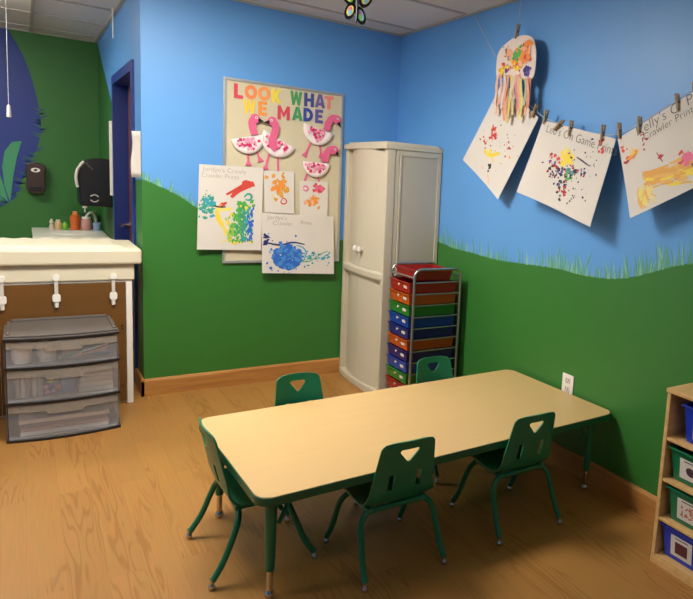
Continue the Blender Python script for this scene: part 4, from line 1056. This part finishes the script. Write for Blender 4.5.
m = MB(org); m.box(-2.25, -1.748, 1.86, YA-.004, 0, .81); m.build('base_cabinet', M_CREAM, sk)
m = MB(org); m.lathe([(.17, .0006), (.168, .004), (.150, .004), (.14, .001)], (-1.98, 2.22, .846), 24); m.build('basin_rim', M_WHITE, sk, smooth=True)
def bottle(name, x, y, prof, m_, label, cat='bottle', cap=None):
    z = .8465; t = thing(name, (x, y, z), label, cat)
    m = MB((x, y, z)); m.lathe(prof, (x, y, z), 16); m.build('body', m_, t, smooth=True)
    if cap:
        m = MB((x, y, z)); m.lathe(cap[0], (x, y, z), 12); m.build('cap', cap[1], t, smooth=True)
    return t
bottle('bottle', -2.135, 2.52, [(.018, 0), (.020, .03), (.012, .05), (.019, .065), (.010, .085)], mat('toy_white_brown', '#c9b9a4', .5, vary=.5, vscale=30), 'tiny white and brown bottle at the left end of the sink counter', cap=([(.008, .085), (.008, .095)], M_WHITE))
bottle('jar', -2.085, 2.50, [(.024, 0), (.028, .02), (.028, .06), (.018, .08)], pal('jar_tan', '#c3a579'), 'small tan jar left of the lime green bottle on the sink counter', 'jar', cap=([(.018, .08), (.018, .092)], M_PAPER2))
bottle('squeeze_bottle', -2.035, 2.50, [(.022, 0), (.026, .02), (.024, .05), (.010, .07)], pal('lime', '#6fae2c'), 'short lime green squeeze bottle on the sink counter', cap=([(.008, .07), (.006, .082)], pal('lime_cap', '#3e7d20')))
bottle('soap_bottle', -1.958, 2.50, [(.036, 0), (.040, .02), (.036, .055), (.042, .085), (.040, .125), (.018, .145)], mat('amber_orange', '#d0652a', .3), 'orange soap bottle standing in the middle of the sink counter', cap=([(.020, .143), (.020, .168), (.012, .172)], pal('orange_cap', '#e08a55')))
bottle('jar', -1.872, 2.50, [(.040, 0), (.046, .03), (.044, .085), (.034, .105)], pal('jar_pink', '#c48f8a'), 'pinkish round jar right of the orange bottle on the sink counter', 'jar', cap=([(.036, .105), (.036, .122)], M_WHITE))
bottle('soap_pump', -1.872, 2.63, [(.034, 0), (.036, .10), (.030, .14), (.012, .155)], pal('pump_green', '#1f4a2a', .3), 'dark green pump bottle with white head behind the pinkish jar', cap=([(.006, .155), (.006, .190), (.020, .195), (.020, .214), (.006, .218)], M_WHITE))
m = MB((-1.79, 2.60, .8465)); m.tube(catmull([(-1.79, 2.60, .847), (-1.79, 2.60, .93), (-1.805, 2.57, .99), (-1.835, 2.53, 1.005), (-1.865, 2.49, .985), (-1.875, 2.47, .96)], 5), .011, 10)
m.lathe([(.022, 0), (.020, .012)], (-1.79, 2.60, .8465), 14); item('faucet', m, M_WHITE, 'white arched faucet at the right side of the sink counter', 'faucet', smooth=True)
bottle('cup', -1.795, 2.42, [(.028, 0), (.034, .075), (.031, .075), (.026, .004)], mat('cup_blue', '#8ba3c4', .5, vary=.5, vscale=26), 'blue and white patterned cup at the right end of the sink counter', 'cup')
org = (-1.80, 2.66, .8465)
pl = thing('potted_plant', org, 'small green plant behind the faucet on the sink counter', 'plant')
m = MB(org); m.lathe([(.020, 0), (.027, .05), (.024, .05), (.019, .004)], org, 14); m.build('pot', M_DKBROWN, pl, smooth=True)
m = MB(org)
for k in range(12):
    a = k*2.4; L_ = random.uniform(.04, .07); h = random.uniform(.07, .15); dx, dy = math.cos(a), math.sin(a)*.5
    b = Vector(org)+Vector((0, 0, .045)); e = b+Vector((dx*L_*.6, dy*L_*.6, h)); mid = b.lerp(e, .55)+Vector((0, 0, .02)); sd_ = Vector((-dy, dx, 0))*.014
    m.poly([b, mid+sd_, e, mid-sd_])
m.build('foliage', pal('plant_leaf', '#4f8a3c'), pl, solid=.001, recalc=False)
# notices by the door
m = MB((XP, 1.67, 1.22)); m.grid(lambda u, v: (XP-.003-.026*u, 1.47+.06*u, 1.22+.59*v), 4, 6)
item('paper_notice', m, M_PAPER2, 'long narrow white notice on the partition wall just beyond the blue door frame', 'notice', 'notices beside the blue door', solid=.0008, recalc=False)
m = MB((XP, .15, 1.41)); m.grid(lambda u, v: (XP-.003-.040*u**1.4-.006*math.sin(v*6.2)*u, .012+.085*u, 1.405+.285*v), 8, 8)
item('paper_notice', m, M_PAPER, 'curling white paper taped to the partition wall between its corner and the blue door frame', 'notice', 'notices beside the blue door', solid=.0008, smooth=True, recalc=False)
# cords under the ceiling
org = (-2.395, 1.2, H)
t = thing('pull_cord', org, 'white pull cord with a tassel hanging from the ceiling in front of the green alcove', 'cord')
m = MB(org); m.tube([(-2.389, 1.2, H-.001), (-2.394, 1.2, 2.2), (-2.396, 1.2, 1.83)], .0020, 6); m.build('cord', M_STRING, t)
m = MB(org); m.lathe([(.004, 1.838), (.010, 1.830), (.012, 1.785), (.014, 1.756), (.006, 1.752)], (-2.396, 1.2, 0), 12); m.build('tassel', M_WHITE, t, smooth=True)
m = MB((-1.783, 1.0, H)); m.tube([(-1.783, 1.0, H-.001), (-1.783, 1.0, 2.372)], .005, 8)
item('hanging_rod', m, M_WHITE, 'short white rod hanging from the ceiling by the partition wall above the door', 'rod', smooth=True)

# ------------------------------------------------------------------ camera
cam = bpy.data.cameras.new('camera'); co = bpy.data.objects.new('camera', cam); COL.objects.link(co)
right = Vector((.8001, -.5962, .0657)); down = Vector((-.0283, -.147, -.9887)); fwd = Vector((.5991, .7893, -.1345))
Mx = Matrix((right, -down, -fwd)).transposed().to_4x4(); Mx.translation = Vector((-2.3314, -4.5646, 1.5))
co.matrix_world = Mx
cam.sensor_fit = 'HORIZONTAL'; cam.sensor_width = 36
cam.lens = 639.39*36/693
cam.shift_x = (346.5-504.95)/693; cam.shift_y = (273.57-299.5)/693
cam.clip_start = .05
sc.camera = co
# a dim neutral world; the room is closed
w = bpy.data.worlds.new('world'); sc.world = w; w.use_nodes = True
w.node_tree.nodes['Background'].inputs['Color'].default_value = (.6, .65, .7, 1); w.node_tree.nodes['Background'].inputs['Strength'].default_value = .05
sc.view_settings.view_transform = 'Standard'; sc.view_settings.look = 'None'; sc.view_settings.gamma = 1
sc.view_settings.exposure = -.06
